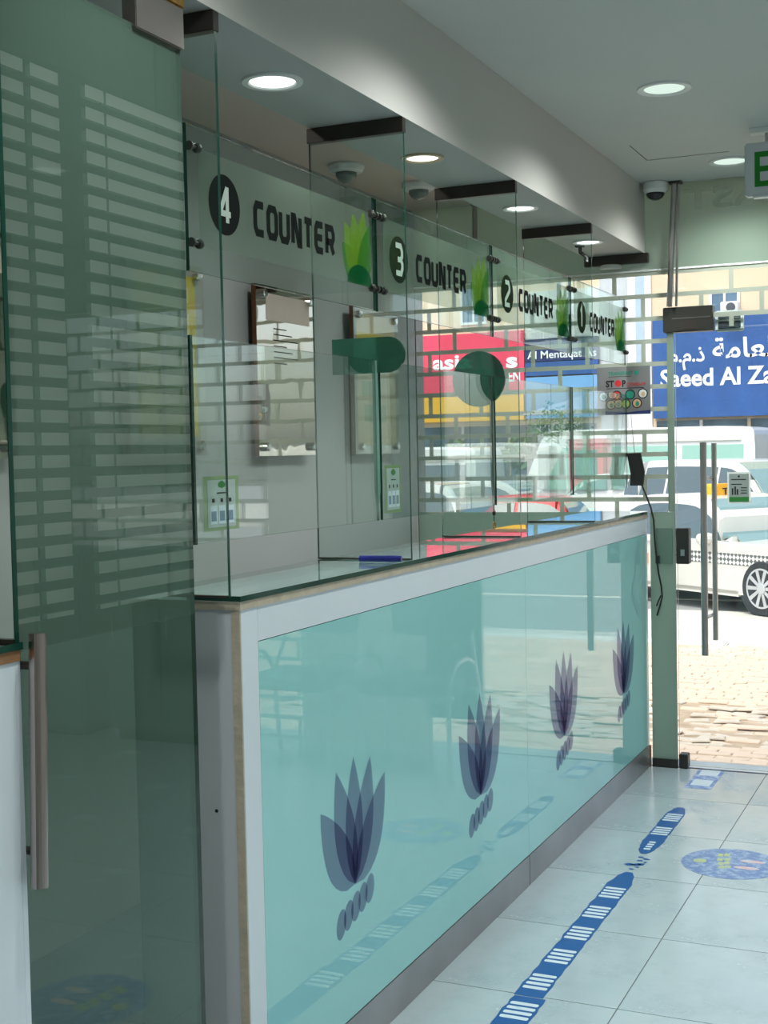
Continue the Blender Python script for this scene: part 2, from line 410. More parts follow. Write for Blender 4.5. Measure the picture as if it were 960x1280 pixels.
# ------------------------------------------------------------------ room shell
YB, XR = -2.2, 1.9
fl = B().box(XW, XR, YB, D+.02, -.30, -.0015).build('floor', M['grout']); tag(fl, kind='structure')
TP = .5485; tx0 = -.885; ty0 = 3.417
tm = None
i0 = math.floor((-1.43-tx0)/TP); 
for i in range(-1, 6):
    for j in range(-10, 6):
        x0 = tx0+i*TP; y0 = ty0+j*TP
        x1, y1 = min(x0+TP, XR), min(y0+TP, D); y0 = max(y0, YB)
        if x1-x0 < .02 or y1-y0 < .02: continue
        g = .0017
        if tm is None or (x1-x0, y1-y0) != tm[1]:
            o = B().box(g, x1-x0-g, g, y1-y0-g, -.012, 0).build('tile', M['tile'], fl, world=False); tm = (o, (x1-x0, y1-y0)); o.location = (x0, y0, 0)
        else:
            o = tm[0].copy(); C.objects.link(o); o.location = (x0, y0, 0)
tag(B().box(XR, XR+.1, YB, D, -.3, ZC+.2).build('wall_right', M['wall']), kind='structure')
tag(B().box(XW, XR, YB-.1, YB, -.3, ZC+.2).build('wall_back', M['wall']), kind='structure')
tag(B().box(XW-.1, XW, YB, D+.1, -.3, ZC+.2).build('wall_left', M['wallback']), kind='structure')
ce = B().box(XW-.1, XR+.1, YB-.1, D+.12, ZC, ZC+.1).build('ceiling', M['ceil']); tag(ce, kind='structure')
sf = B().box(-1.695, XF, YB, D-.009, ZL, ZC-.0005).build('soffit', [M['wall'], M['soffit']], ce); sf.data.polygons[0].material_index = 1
B().box(XW, -1.696, YB, D-.009, ZC-.004, ZC-.0005).build('staff_ceiling', M['staffceil'], ce)
# access hatch outline in the ceiling: open joints along two sides
hb = B()
hb.prism(quad(0, .335, 0, .0035), (-1.273, 5.612, ZC-.0008), EX, EY, (0,0,-.0006)); hb.prism(quad(0, .0035, 0, .31), (-1.279, 5.305, ZC-.0008), EX, EY, (0,0,-.0006))
hb.build('hatch_joint', M['ink'], ce)
# roof edge of the shop over the pavement side
tag(B().box(XW-.6, XR+.6, YB-.2, D+.12, ZC+.1, ZC+.55).build('roof', M['wall']), kind='structure')

# ------------------------------------------------------------------ storefront
# fixed window behind the counter
w1 = B().slab(XW, -1.31, D-.006, D+.006, .0, 2.33).build('window_1', [M['store'], M['edge_light']]); tag(w1, kind='structure')
B().prism(quad(XW+.005, -1.31, 1.203, 2.333), (0, D-.008, 0), EX, EZ, (0,-.0005,0)).build('brick_film', M['brickfilm'], w1)
B().prism(quad(XW+.005, -1.43, .0, 1.203), (0, D-.008, 0), EX, EZ, (0,-.0005,0)).build('frosted_film', M['frost2'], w1)
# frosted strip between counter and door, bottom rail
t1 = B().slab(-1.405, -1.288, D-.022, D-.010, .04, 1.203).build('trim_1', [M['frost2'], M['edge_light']]); tag(t1, kind='structure')
B().box(-1.405, -1.288, D-.03, D-.004, 0, .04).build('bottom_rail', M['patch'], t1)
t2 = B().slab(-1.318, -1.288, D-.022, D-.010, 1.205, 2.04).build('trim_2', [M['frost'], M['edge_light']]); tag(t2, kind='structure')
# transom glass with brick film and the frosted band above
w2 = B().slab(-1.31, XR, D-.006, D+.006, 2.05, 2.33).build('window_2', [M['store'], M['edge_light']]); tag(w2, kind='structure')
B().prism(quad(-1.31, XR, 2.05, 2.333), (0, D-.008, 0), EX, EZ, (0,-.0005,0)).build('brick_film', M['brickfilm'], w2)
w3 = B().slab(XW, XR, D-.008, D+.006, 2.335, ZC).build('window_3', [M['frost'], M['frost']]); tag(w3, kind='structure')
lettering('lettering', 'TRANSFAST', .095, (-1.235+1.12, D-.012, 2.595), (-1,0,0), EZ, M['letterfilm'], w3, depth=.0, bold=.03, width=1.12, align='LEFT')
B().box(XW, XR, D-.014, D-.007, 2.326, 2.334).build('edge_strip', M['offwhite'], w3)
# right of the door: frosted sidelight, wall pier, brick film window
w4 = B().slab(-.575, -.28, D-.006, D+.006, .0, 2.05).build('window_4', [M['store'], M['edge_light']]); tag(w4, kind='structure')
B().prism(quad(-.575, -.28, .16, 2.05), (0, D-.008, 0), EX, EZ, (0,-.002,0)).build('frosted_film', solid('dark_green_film', srgb(58, 84, 76), .5), w4)
tag(B().box(-.28, .42, D-.05, D+.05, 0, 2.33).build('wall_front', M['wall']), kind='structure')
w5 = B().slab(.42, XR, D-.006, D+.006, .0, 2.05).build('window_5', [M['store'], M['edge_light']]); tag(w5, kind='structure')
B().prism(quad(.42, XR, 0.0, 2.05), (0, D-.008, 0), EX, EZ, (0,-.0005,0)).build('brick_film', M['brickfilm'], w5)
# entrance door
d1 = B().slab(-1.283, -.582, D-.006, D+.006, .012, 2.045).build('door_1', [M['store'], M['edge_light']]); tag(d1, kind='structure')
hd = B().tube([(-1.148, D-.062, .545), (-1.148, D-.062, 1.525)], .0155, 16).build('handle', M['steel'], d1, smooth=False)
B().tube([(-1.122, D+.062, .60), (-1.122, D+.062, 1.52)], .0125, 16).build('outer_handle', M['steel'], d1)
for z in (.72, 1.36):
    B().tube([(-1.140, D-.055, z), (-1.130, D+.06, z)], .008, 10).build('handle_fixing', M['steel'], d1)
pf = B().box(-1.332, -1.105, D-.035, D+.03, 2.035, 2.15).build('patch_fitting', M['patch'], d1, bevel=.003)
B().box(-1.255, -1.175, D-.0375, D-.034, 2.045, 2.085).build('cover_plate', M['darkmetal'], pf)
B().box(-1.29, -1.115, D-.0365, D-.034, 2.095, 2.1).build('joint_line', M['steel'], pf)
lk = B().box(-1.284, -1.225, D-.03, D+.03, .962, 1.128).build('lock_case', M['patch'], d1, bevel=.003)
B().box(-1.262, -1.244, D-.034, D-.029, 1.0, 1.03).build('lock_cylinder', M['steel'], lk)
B().box(-1.378, -1.300, D-.030, D-.021, .962, 1.128).build('strike_plate', solid('pale_green_metal', srgb(120, 142, 128), .3, .4), t1)
B().box(-1.281, -1.240, D-.03, D+.03, .002, .068).build('floor_bolt', M['patch'], d1, bevel=.003)
oh = B().prism(rrect(-1.10, -.975, 2.03, 2.125, .01), (0, D+.012, 0), EX, EZ, (0,.02,0)).build('outer_patch_fitting', M['offwhite'], d1)
B().prism(rrect(-1.088, -.987, 2.042, 2.076, .006), (0, D+.010, 0), EX, EZ, (0,.003,0)).build('grey_face', M['cargrey'], oh)
B().prism(rrect(-1.088, -.987, 2.084, 2.112, .006), (0, D+.010, 0), EX, EZ, (0,.003,0)).build('grey_face', M['cargrey'], oh)
# threshold stone outside
th = B().box(-1.6, XR, D+.02, D+.16, -.06, -.002).build('trim_3', M['stone']); tag(th, kind='structure')
B().box(-3, XR, D+.02, D+.5, -.3, -.15).build('step', M['stone'], th)

# steel pole from ceiling to door fitting (leaning a little)
pole = empty('steel_pole', (-1.26, D-.05, ZC), 'steel pole leaning down from the ceiling to the dark fitting of the entrance door', 'pole')
B().tube([(-1.268, D-.055, ZC-.002), (-1.297, D-.055, 2.152)], .013, 12).build('tube', M['steel'], pole)
B().tube([(-1.250, D-.050, ZC-.002), (-1.266, D-.050, 2.152)], .006, 10).build('rod', M['steel'], pole)
B().box(-1.29, -1.235, D-.075, D-.03, ZC-.012, ZC-.001).build('ceiling_plate', M['darkmetal'], pole)

# ------------------------------------------------------------------ service counter
Y0, Y1 = 2.394, D-.035
ct = empty('service_counter', (-1.55, 4.3, 0), 'long white service counter with teal glass front panels and steel kick plate', 'counter')
B().box(-1.69, XF-.022, Y0+.012, Y1, .0, 1.17).build('carcass', M['grey_lam'], ct)
B().box(-1.69, XF-.021, Y0, Y0+.012, 0, 1.178).build('end_panel', M['grey_lam'], ct)
B().lathe([(.004, 0), (.004, .0015)], (-1.487, Y0-.001, .745), (0,1,0), 10).build('screw_hole', M['ink'], ct)
B().box(XF-.021, XF-.001, Y0-.001, Y0+.003, 0, 1.178).build('edge_band', M['ply'], ct)
B().box(XF-.0208, XF, Y0+.003, Y0+.073, 0, 1.178).build('stile', M['white'], ct, bevel=.0006)
B().box(XF-.0208, XF, Y0+.0737, Y1, 1.103, 1.178).build('top_rail', M['white'], ct, bevel=.0006)
B().box(XF-.02, XF, Y1-.012, Y1, .1, 1.102).build('end_stile', M['white'], ct)
B().box(XF-.03, XF+.004, Y1, Y1+.02, 0, .1).build('corner_block', M['wood'], ct)
B().box(XF-.02, XF+.001, Y0+.0737, 4.303, 0, .104).build('kick_plate', M['kick'], ct, bevel=.0008)
B().box(XF-.02, XF+.001, 4.307, Y1, 0, .104).build('kick_plate', M['kick'], ct, bevel=.0008)
p1 = B().box(XF-.02, XF-.0005, Y0+.0745, 4.304, .1065, 1.1015).build('front_panel', M['teal'], ct)
p2 = B().box(XF-.02, XF-.0005, 4.306, Y1-.0125, .1065, 1.1015).build('front_panel', M['teal'], ct)
wb = B().box(-1.69, XF+.002, Y0-.002, Y1+.01, 1.178, 1.196).build('wooden_board', M['white'], ct)
wb.data.materials.append(M['ply'])
for p in wb.data.polygons:
    if abs(p.normal.z) < .5: p.material_index = 1
# flower prints on the panels
def flower(yc, par):
    base = (yc, .432)
    tips = [((-.180,.222), .075,.050), ((-.094,.302), .062,.050), ((.002,.320), .050,.050), ((.100,.300), .046,.064), ((.187,.240), .044,.080)]
    for i, (t, a, b) in enumerate(tips):
        B().prism(petal(base, (base[0]+t[0], base[1]+t[1]), a, b), (XF+.0000+.0004*i, 0, 0), EY, EZ, (.0002,0,0)).build('petal', M['petal'], par)
    for i in range(5):
        c = (yc-.082+.041*i, .356+.010*i)
        pts = [(c[0]+.027*math.cos(t)*math.cos(.18)-.036*math.sin(t)*math.sin(-.18), c[1]+.036*math.sin(t)) for t in [2*math.pi*j/20 for j in range(20)]]
        B().prism(pts, (XF+.0000+.0004*i, 0, 0), EY, EZ, (.0002,0,0)).build('oval', M['petal'], par)
flower(2.921, p1); flower(3.832, p1); flower(4.745, p2); flower(5.655, p2)

gw = B()
gw.prism([(XF+.004, Y0-.004), (XF+.004, Y1+.02), (-1.69, Y1+.02), (-1.69, Y0+.2), (-1.545, Y0-.004)], (0,0,1.1965), EX, EY, (0,0,.0115), 0, 1)
gw = gw.build('glass_worktop', [glass('worktop_glass', (.86, .94, .91, 1), .05), M['edge']]); tag(gw, 'clear green edged glass sheet lying along the top of the long white counter', 'worktop')

# near counter at the picture's left edge
lc = empty('near_counter', (-1.55, .6, 0), 'white counter end cut by the left edge, in front of the green glass door', 'counter')
NY = 1.694
B().box(-1.69, XF-.022, -1.2, NY-.012, 0, 1.17).build('carcass', M['grey_lam'], lc)
B().box(-1.69, XF, NY-.012, NY, 0, 1.178).build('end_panel', M['white'], lc)
B().box(XF-.0208, XF, NY-.30, NY-.0125, 0, 1.178).build('stile', M['white'], lc)
B().box(XF-.0208, XF, -1.2, NY-.301, 1.10, 1.178).build('top_rail', M['white'], lc)
B().box(XF-.0208, XF, -1.2, NY-.301, 0, .104).build('kick_plate', M['kick'], lc)
B().box(XF-.0208, XF-.001, -1.2, NY-.301, .106, 1.098).build('front_panel', M['teal'], lc)
B().box(-1.69, XF+.002, -1.2, NY, 1.178, 1.196).build('wooden_board', M['wood'], lc)
gl = B().slab(-1.69, XF+.004, -1.2, NY+.004, 1.1965, 1.208).build('glass_worktop', [M['screen'], M['edge']]); tag(gl, 'green edged glass sheet on the near white counter at the left edge', 'worktop')

# ------------------------------------------------------------------ glass dividers
def divider(y, xb, label, xf=XF, hook=False):
    e = empty('glass_divider', ((xf+xb)/2, y, ZT), label, 'divider', 'glass dividers across the counter')
    B().slab(xb, xf, y-.005, y+.005, ZT+.0005, ZL-.002).build('pane', [M['pane'], M['edge']], e)
    B().box(xb-.003, xf+.002, y-.012, y+.012, ZL-.042, ZL-.001).build('ceiling_bracket', M['darkmetal'], e, bevel=.0015)
    B().box(xb, xf-.002, y-.0065, y+.0065, ZT+.0002, ZT+.005).build('bottom_seal', M['patch'], e)
    return e
divider(1.689, -1.57, 'glass divider on the near counter, its dark green edge at the far left')
divider(2.354, -1.565, 'narrow glass divider at the near end of the counter, left of the number four disc')
divider(JY[1], -1.703, 'wide glass divider between the signs numbered four and three')
divider(JY[2], -1.703, 'wide glass divider between the signs numbered three and two')
divider(JY[3], -1.703, 'wide glass divider between the signs numbered two and one')
e = empty('steel_ceiling_bracket', (-1.55, D-.03, ZL), 'dark metal bar under the soffit against the shop window', 'bracket')
B().box(-1.70, XF+.02, D-.045, D-.012, ZL-.045, ZL-.001).build('bar', M['darkmetal'], e, bevel=.0015)
B().lathe([(.05,0),(.05,.014),(.045,.018)], (-1.575, D-.028, ZL-.063), EZ, 24).build('round_cap', M['whiteplastic'], e)
hk = empty('cable_hook', (-1.66, 5.75, ZL), 'small black hook hanging from the soffit near the last counter downlight', 'hook')
B().tube([(-1.615, 5.76, ZL-.001), (-1.615, 5.76, ZL-.03), (-1.585, 5.76, ZL-.055), (-1.585, 5.76, ZL-.075)], .009, 8).build('hook_arm', M['black'], hk)
B().box(-1.635, -1.600, 5.745, 5.775, ZL-.008, ZL-.001).build('hook_plate', M['black'], hk)

# ------------------------------------------------------------------ counter number signs
def glyphs(b, word, y0, z0, w, h, t, e3, x, sp):
    S = {'C': [[(1,1),(.2,1),(0,.8),(0,.2),(.2,0),(1,0)]], 'O': [[(.2,0),(.8,0),(1,.2),(1,.8),(.8,1),(.2,1),(0,.8),(0,.2),'c']],
         'U': [[(0,1),(0,.2),(.2,0),(.8,0),(1,.2),(1,1)]], 'N': [[(0,0),(0,1),(.25,1),(.75,0),(1,0),(1,1)]],
         'T': [[(0,1),(1,1)],[(.5,1),(.5,0)]], 'E': [[(1,1),(.2,1),(0,.8),(0,.2),(.2,0),(1,0)],[(0,.5),(.9,.5)]],
         'R': [[(0,0),(0,1),(.8,1),(1,.8),(1,.62),(.8,.45),(0,.45)],[(.55,.45),(1,0)]],
         '1': [[(.15,.78),(.5,1),(.5,0)]], '2': [[(0,1),(.8,1),(1,.8),(1,.65),(0,.2),(0,0),(1,0)]],
         '3': [[(0,1),(.8,1),(1,.8),(1,.65),(.8,.5),(.3,.5)],[(.8,.5),(1,.35),(1,.2),(.8,0),(0,0)]], '4': [[(.72,0),(.72,1)],[(.72,.98),(.05,.28)],[(-.05,.25),(1.05,.25)]]}
    nst = 0
    for i, ch in enumerate(word):
        for pl in S[ch]:
            cl = pl[-1] == 'c'; pts = [(y0+i*sp+p[0]*w, z0+p[1]*h) for p in (pl[:-1] if cl else pl)]
            nst += 1; b.stroke(pts, t, (x+.0003*(nst % 3), 0, 0), EY, EZ, e3, cl)
    return b
def sign(i, num):
    a, b = (2.374 if i == 0 else JY[i]+.007), JY[i+1]-.007
    if i == 3: b = 6.13
    e = empty('counter_sign', (XS, (a+b)/2, 1.9), {'4': 'hanging COUNTER sign numbered four, the largest, next to the green glass door', '3': 'hanging COUNTER sign numbered three, next after the largest one',
        '2': 'hanging COUNTER sign numbered two, above the dark green round disc', '1': 'hanging COUNTER sign numbered one, the smallest, above the grey poster'}[num], 'sign', 'counter number signs')
    B().slab(XS-.004, XS+.004, a, b, 1.893, 2.20).build('glass_plate', [M['pane'], M['edge']], e)
    B().prism(quad(a+.042, b-.035, 1.952, 2.155), (XS+.0045,0,0), EY, EZ, (.0003,0,0)).build('frosted_panel', M['signfilm'], e)
    d = B().prism(disc((a+.146, 2.052), .066), (XS+.0052,0,0), EY, EZ, (.0003,0,0)).build('number_disc', M['signdark'], e)
    glyphs(B(), num, a+.124, 2.014, .044, .078, .0135 if num == '4' else .0155, (.0003,0,0), XS+.0060, .05).build('numeral', M['signlight'], d)
    glyphs(B(), 'COUNTER', a+.280, 2.013, .038, .064, .0175, (.0003,0,0), XS+.0052, .0605).build('lettering', M['signdark'], e)
    # tulip cut by the right edge of the print
    R = b-.0355; c = (R-.07, 1.953)
    def clip(poly):
        out = []
        for j in range(len(poly)):
            p, q = poly[j], poly[(j+1) % len(poly)]
            if p[0] <= R: out.append(p)
            if (p[0] <= R) != (q[0] <= R):
                t = (R-p[0])/(q[0]-p[0]); out.append((R, p[1]+t*(q[1]-p[1])))
        return [(u, max(1.953, min(v, 2.154))) for u, v in out]
    for k_, (tip, m) in enumerate([((-.10,.10),'tulipB'), ((-.085,.155),'tulipA'), ((-.035,.185),'tulipA'), ((.03,.199),'tulipA'), ((.09,.18),'tulipB')]):
        B().prism(clip(petal(c, (c[0]+tip[0], c[1]+tip[1]), .042, .042)), (XS+.0052+.0004*k_,0,0), EY, EZ, (.0002,0,0)).build('petal', M[m], e)
    B().prism(clip([(c[0]+.078*math.cos(math.pi*j/14), 1.953+.052*math.sin(math.pi*j/14)) for j in range(15)]), (XS+.0074,0,0), EY, EZ, (.0002,0,0)).build('petal', M['tulipC'], e)
    for z in (2.152, 1.952):
        for y, s in ((a, 1), (b, -1)):
            o = B()
            o.tube([(XS+.009, y+s*.001, z), (XS+.009, y+s*.030, z)], .0045, 8)
            o.lathe([(.008,0),(.011,.004),(.011,.010),(.007,.014)], (XS+.009, y+s*.026, z), (0,s,0), 12)
            o.lathe([(.010,0),(.010,.006)], (XS+.009, y+s*.0005, z), (0,s,0), 12)
            o.build('standoff', M['patch'], e)
    return e
for i, n_ in enumerate('4321'): sign(i, n_)

# ------------------------------------------------------------------ teller screens
def screen(i, label):
    a, b = (2.370 if i == 0 else JY[i]+.012), JY[i+1]-.012
    e = empty('teller_screen', (XS, (a+b)/2, 1.318), label, 'screen', 'teller screens below the signs')
    B().slab(XS-.004, XS+.004, a, b, 1.318, 1.757).build('pane', [M['screen'], M['edge']], e)
    if i == 0: B().box(XS-.006, XS+.006, a-.005, a+.004, 1.317, 1.758).build('dark_edge', M['edge'], e)
    if i < 3:
        o = B(); y = JY[i+1]-.015
        for s in (1,):
            o.add([(XS-.004,y-.009,1.757),(XS+.006,y-.009,1.757),(XS+.006,y+.009,1.757),(XS-.004,y+.009,1.757),(XS-.004,y-.009,1.40),(XS+.006,y-.009,1.40),(XS+.006,y+.009,1.40),(XS-.004,y+.009,1.40),(XS,y,1.322),(XS+.002,y,1.322)],
                  [(0,1,2,3),(0,4,5,1),(1,5,6,2),(2,6,7,3),(3,7,4,0),(4,8,9,5),(5,9,6),(6,9,8,7),(7,8,4)])
        o.build('edge_channel', M['edge_light'] if i == 0 else solid('grey_green_channel', srgb(84, 104, 92), .35, .3), e)
    return e
for i, l in enumerate(['clear glass teller screen under the number 4 sign, notice stuck at its lower left corner', 'clear glass teller screen under the number 3 sign, catching white street glare',
                       'clear glass teller screen under the number 2 sign', 'clear glass teller screen under the number 1 sign, by the grey poster']): screen(i, l)
# green plates on the dividers at the screen joints
g1 = B()
g1.prism([(-1.64,-.049),(-1.47,-.049)]+[(-1.47+.049*math.cos(math.radians(t)), .049*math.sin(math.radians(t))) for t in range(-75, 90, 15)]+[(-1.47,.049),(-1.64,.049)], (0, JY[1]-.0135, 1.772), EX, EZ, (0,.008,0))
tag(g1.build('green_plate', M['greentint']), 'dark green plate with one rounded end, at the joint of the first two screens', 'plate')
g2 = B().prism(disc((-1.556, 0), .095), (0, JY[2]-.0135, 1.750), EX, EZ, (0,.008,0))
tag(g2.build('green_disc', M['greentint']), 'dark green round disc above the joint between the number 3 and number 2 screens', 'disc')

# notices stuck on the screens
def notice(name, y0, z0, w_, h_, label, x=XS+.006):
    e = empty(name, (x, y0+w_/2, z0), label, 'notice')
    B().prism(quad(y0, y0+w_, z0, z0+h_), (x,0,0), EY, EZ, (.0004,0,0)).build('sheet', film('pale_green_sheet_'+name, srgb(176, 206, 150), .6), e)
    B().prism(quad(y0+.1*w_, y0+.9*w_, z0+.06*h_, z0+.93*h_), (x+.0006,0,0), EY, EZ, (.0003,0,0)).build('white_field', film('white_field_'+name, srgb(222, 236, 232), .8), e)
    for k_ in range(3):
        u = y0+w_*(.16+.24*k_); pb = B().prism(quad(u, u+.20*w_, z0+.12*h_, z0+.46*h_), (x+.0012,0,0), EY, EZ, (.0002,0,0)).build('blue_panel', M['bluepaper'], e)
        B().prism(quad(u+.03*w_, u+.17*w_, z0+.18*h_, z0+.36*h_), (x+.0016,0,0), EY, EZ, (.0002,0,0)).build('grey_square', M['greysq'], pb)
        u = y0+w_*(.22+.24*k_); B().prism(quad(u, u+.07*w_, z0+.52*h_, z0+.59*h_), (x+.0012,0,0), EY, EZ, (.0002,0,0)).build('icon', M['ink'], e)
    B().prism(quad(y0+.36*w_, y0+.66*w_, z0+.68*h_, z0+.70*h_), (x+.0012,0,0), EY, EZ, (.0002,0,0)).build('text_line', M['ink'], e)
    B().prism(petal((y0+w_*.5, z0+.78*h_), (y0+w_*.5, z0+.92*h_), .016, .016), (x+.0012,0,0), EY, EZ, (.0002,0,0)).build('leaf_mark', M['greenprint'], e)
    return e
notice('notice', 2.402, 1.342, .145, .118, 'pale green payment notice on the first teller screen, lower left')
notice('notice', 3.345, 1.335, .11, .135, 'pale green notice on the second teller screen, next to the first screen joint')

hr = empty('hanging_ring', (XS, 4.25, 1.25), 'tiny brass ring on a short cord below the second screen joint', 'ring')
B().tube([(XS+.004, 4.250, 1.322), (XS+.004, 4.250, 1.262)], .0018, 6).build('cord', M['cable'], hr)
B().tube([(XS+.004, 4.250+.011*math.cos(t), 1.251+.011*math.sin(t)) for t in [2*math.pi*j/14 for j in range(15)]], .0025, 6).build('ring', M['brass'], hr)
B().lathe([(.005,0),(.006,.006),(.005,.012)], (XS+.004, 4.250, 1.285), EZ, 10).build('bead', M['black'], hr)
# marker on the counter
pn = empty('marker', (-1.48, 3.24, ZT), 'dark blue marker lying on the glass worktop', 'marker')
B().tube([(-1.535, 3.236, ZT+.0095), (-1.455, 3.246, ZT+.0095)], .0088, 14).build('barrel', M['blue'], pn)
B().tube([(-1.455, 3.246, ZT+.0095), (-1.417, 3.2505, ZT+.0095)], [.0094, .0086], 14).build('cap', M['blue'], pn)

# ------------------------------------------------------------------ plaques on the staff wall
def plaque(y0, y1, z0, z1, label, kind):
    x = XW+.05
    e = empty('wall_plaque', (x, (y0+y1)/2, z0), label, 'plaque', 'plaques on the staff wall')
    B().slab(x-.02, x, y0, y1, z0, z1, 0, 1).build('board', [M['bronze'] if kind == 0 else M['wallback'], M['bronzeedge']], e)
    if kind == 0:
        for a, b, c, d_, m in ((.16,.80,.72,.86,'bluepaper'), (.18,.80,.42,.58,'bluepaper')):
            pass
        B().prism(quad(y0+.16*(y1-y0), y0+.92*(y1-y0), z0+.80*(z1-z0), z0+.955*(z1-z0)), (x+.0006,0,0), EY, EZ, (.0004,0,0)).build('paper', solid('cream_paper', srgb(206, 190, 178), .6), e)
        b = B()
        for k_ in range(7): v = z0+(.75-.034*k_)*(z1-z0); b.prism(quad(y0+.28*(y1-y0), y0+(.5+.1*(k_%3))*(y1-y0), v, v+.004), (x+.0006,0,0), EY, EZ, (.0004,0,0))
        b.build('text_lines', M['signdark'], e)
    else:
        hh = z1-z0; ww = y1-y0
        if kind == 1:
            B().prism(quad(y0+.10*ww, y1-.10*ww, z0+.10*hh, z1-.06*hh), (x+.0006,0,0), EY, EZ, (.0004,0,0)).build('yellow_sheet', M['yellow'], e)
            b = B()
            for v0, v1 in ((.80,.88),(.60,.74),(.36,.52),(.16,.30)): b.prism(quad(y0+.16*ww, y0+.80*ww, z0+v0*hh, z0+v1*hh), (x+.0012,0,0), EY, EZ, (.0002,0,0))
            b.build('pale_panels', M['yellow2'], e)
        else:
            B().prism(quad(y0+.06*ww, y1-.06*ww, z0+.06*hh, z1-.04*hh), (x+.0006,0,0), EY, EZ, (.0004,0,0)).build('paper', solid('cream_sheet', srgb(206, 196, 164), .6), e)
            B().prism(quad(y0+.06*ww, y1-.06*ww, z0+.78*hh, z0+.83*hh), (x+.0012,0,0), EY, EZ, (.0002,0,0)).build('gold_band', M['yellow'], e)
            b = B()
            for v0, v1, u0, u1 in ((.56,.72,.1,.5),(.4,.5,.15,.6),(.22,.34,.2,.7)): b.prism(quad(y0+u0*ww, y0+u1*ww, z0+v0*hh, z0+v1*hh), (x+.0012,0,0), EY, EZ, (.0002,0,0))
            b.build('printed_blocks', solid('sage_print', srgb(150, 172, 140), .6), e)
        B().prism(quad(y0, y1, z0, z1), (x+.003,0,0), EY, EZ, (.004,0,0)).build('acrylic_cover', M['acrylic'], e)
    for y in (y0+.045, y1-.045):
        for z in (z0+.035, z1-.035):
            B().lathe([(.017,0),(.017,.02),(.013,.024)], (x-.002, y, z), (1,0,0), 14).build('standoff', M['chrome'], e)
plaque(2.56, 3.06, 1.51, 2.17, 'bronze wall plaque at the far left, seen through the green glass door', 0)
plaque(3.62, 4.08, 1.51, 2.18, 'wall plaque with a yellow sheet, behind the edge of the green glass door', 1)
plaque(4.47, 4.95, 1.503, 2.17, 'bronze mirror plaque on the staff wall, below the word COUNTER of sign 4', 0)
plaque(5.34, 5.82, 1.503, 2.165, 'wall plaque with a cream sheet and gold band, behind the rounded green plate', 2)

# ------------------------------------------------------------------ inner glass door and its fittings
XD = -1.43
d2 = B().slab(XD-.005, XD+.005, 1.703, 2.232, .012, 2.305).build('door_2', [M['doorglass'], M['edge']]); tag(d2, kind='structure')
hn = B().tube([(-1.393, 1.696, .808), (-1.393, 1.710, 1.222)], .0145, 20).build('handle', solid('door_handle_steel', srgb(176, 164, 160), .16, 1.0, var=.03), d2, smooth=False)
for z in (.862, 1.168): B().tube([(-1.393, 1.708, z), (XD, 1.708, z)], .007, 10).build('handle_fixing', M['darkmetal'], d2)
pt = B()
pt.box(XD-.016, XD+.016, 2.07, 2.232, 2.296, 2.375); pt.build('patch_fitting', solid('satin_steel_fitting', srgb(150, 142, 138), .22, .8, var=.05), d2, bevel=.002)
B().box(XD-.02, XD+.017, 2.04, 2.236, 2.3755, 2.405).build('brass_pivot', M['brass'], d2, bevel=.003)
B().box(XD-.02, XD+.018, 1.9, 2.07, 2.3755, 2.405).build('pivot_rail', M['darkmetal'], d2)

# ------------------------------------------------------------------ lamps
def downlight(x, y, z, r, label, warm=False, group='recessed downlights'):
    e = empty('downlight', (x, y, z), label, 'lamp', group)
    b = B(); n = 28; prof = [(r*.74, -.001), (r*.80, -.006), (r*1.0, -.006), (r*1.02, -.0005)]
    vs = []; fs = []
    for rr, h in prof:
        for j in range(n): vs.append((x+rr*math.cos(2*math.pi*j/n), y+rr*math.sin(2*math.pi*j/n), z+h))
    for i in range(3):
        for j in range(n): fs.append((i*n+j, i*n+(j+1)%n, (i+1)*n+(j+1)%n, (i+1)*n+j))
    b.add(vs, fs).build('trim_ring', solid('gold_trim', srgb(186, 170, 138), .4, .3) if warm else M['whiteplastic'], e)
    B().prism(disc((x, y), r*.75), (0,0,z-.0012), EX, EY, (0,0,-.001)).build('diffuser', M['lampw'] if warm else (M['lampc'] if z > 2.5 else M['lamp']), e)
    l = bpy.data.lights.new('lamp', 'SPOT'); lo = bpy.data.objects.new('lamp_light', l); C.objects.link(lo); lo.parent = e
    l.energy = LAMP_W*(.5 if z < 2.5 else (.36 if x < -1.7 else (1.25 if x > 0 else .92)))*6; l.spot_size = math.radians(150); l.spot_blend = .9; l.shadow_soft_size = r*.7; l.color = (.95, 1, .98); lo.location = (0, 0, -.012)
    return e
downlight(-1.56, 2.852, ZL, .074, 'round lit downlight in the soffit above the word COUNTER of sign 4')
downlight(-1.56, 3.80, ZL, .066, 'gold rimmed dim downlight in the soffit, second from the green glass door', True)
downlight(-1.56, 4.755, ZL, .066, 'round lit downlight in the soffit, third from the green glass door')
downlight(-1.555, 5.674, ZL, .066, 'round lit downlight in the soffit, fourth and nearest the shop window')
downlight(-.97, 4.53, ZC, .090, 'large round downlight alone in the middle of the high ceiling')
downlight(-.965, 5.80, ZC, .090, 'round downlight in the high ceiling, partly behind the exit sign')
for x, y, l in ((-.97, 3.26, 'above the middle of the teal counter front'), (-.97, 1.99, 'in front of the green glass door'), (-.97, .7, 'over the near counter'), (.7, 4.53, 'by the waiting chairs'), (.7, 1.99, 'beside the right wall'), (.7, -.6, 'at the back of the room')):
    downlight(x, y, ZC, .090, 'round downlight in the high ceiling '+l, False, 'downlights over the waiting area')

for y, l in ((2.7, 'added fill light on the staff ceiling, unseen behind the soffit, near the green door'), (4.1, 'added fill light on the staff ceiling, unseen behind the soffit, behind the third counter'), (5.4, 'added fill light on the staff ceiling, unseen behind the soffit, nearest the window')):  # lamps added out of sight behind the soffit to brighten the staff side
    downlight(-2.02, y, ZC, .085, l, False, 'added fill lights over the staff side')

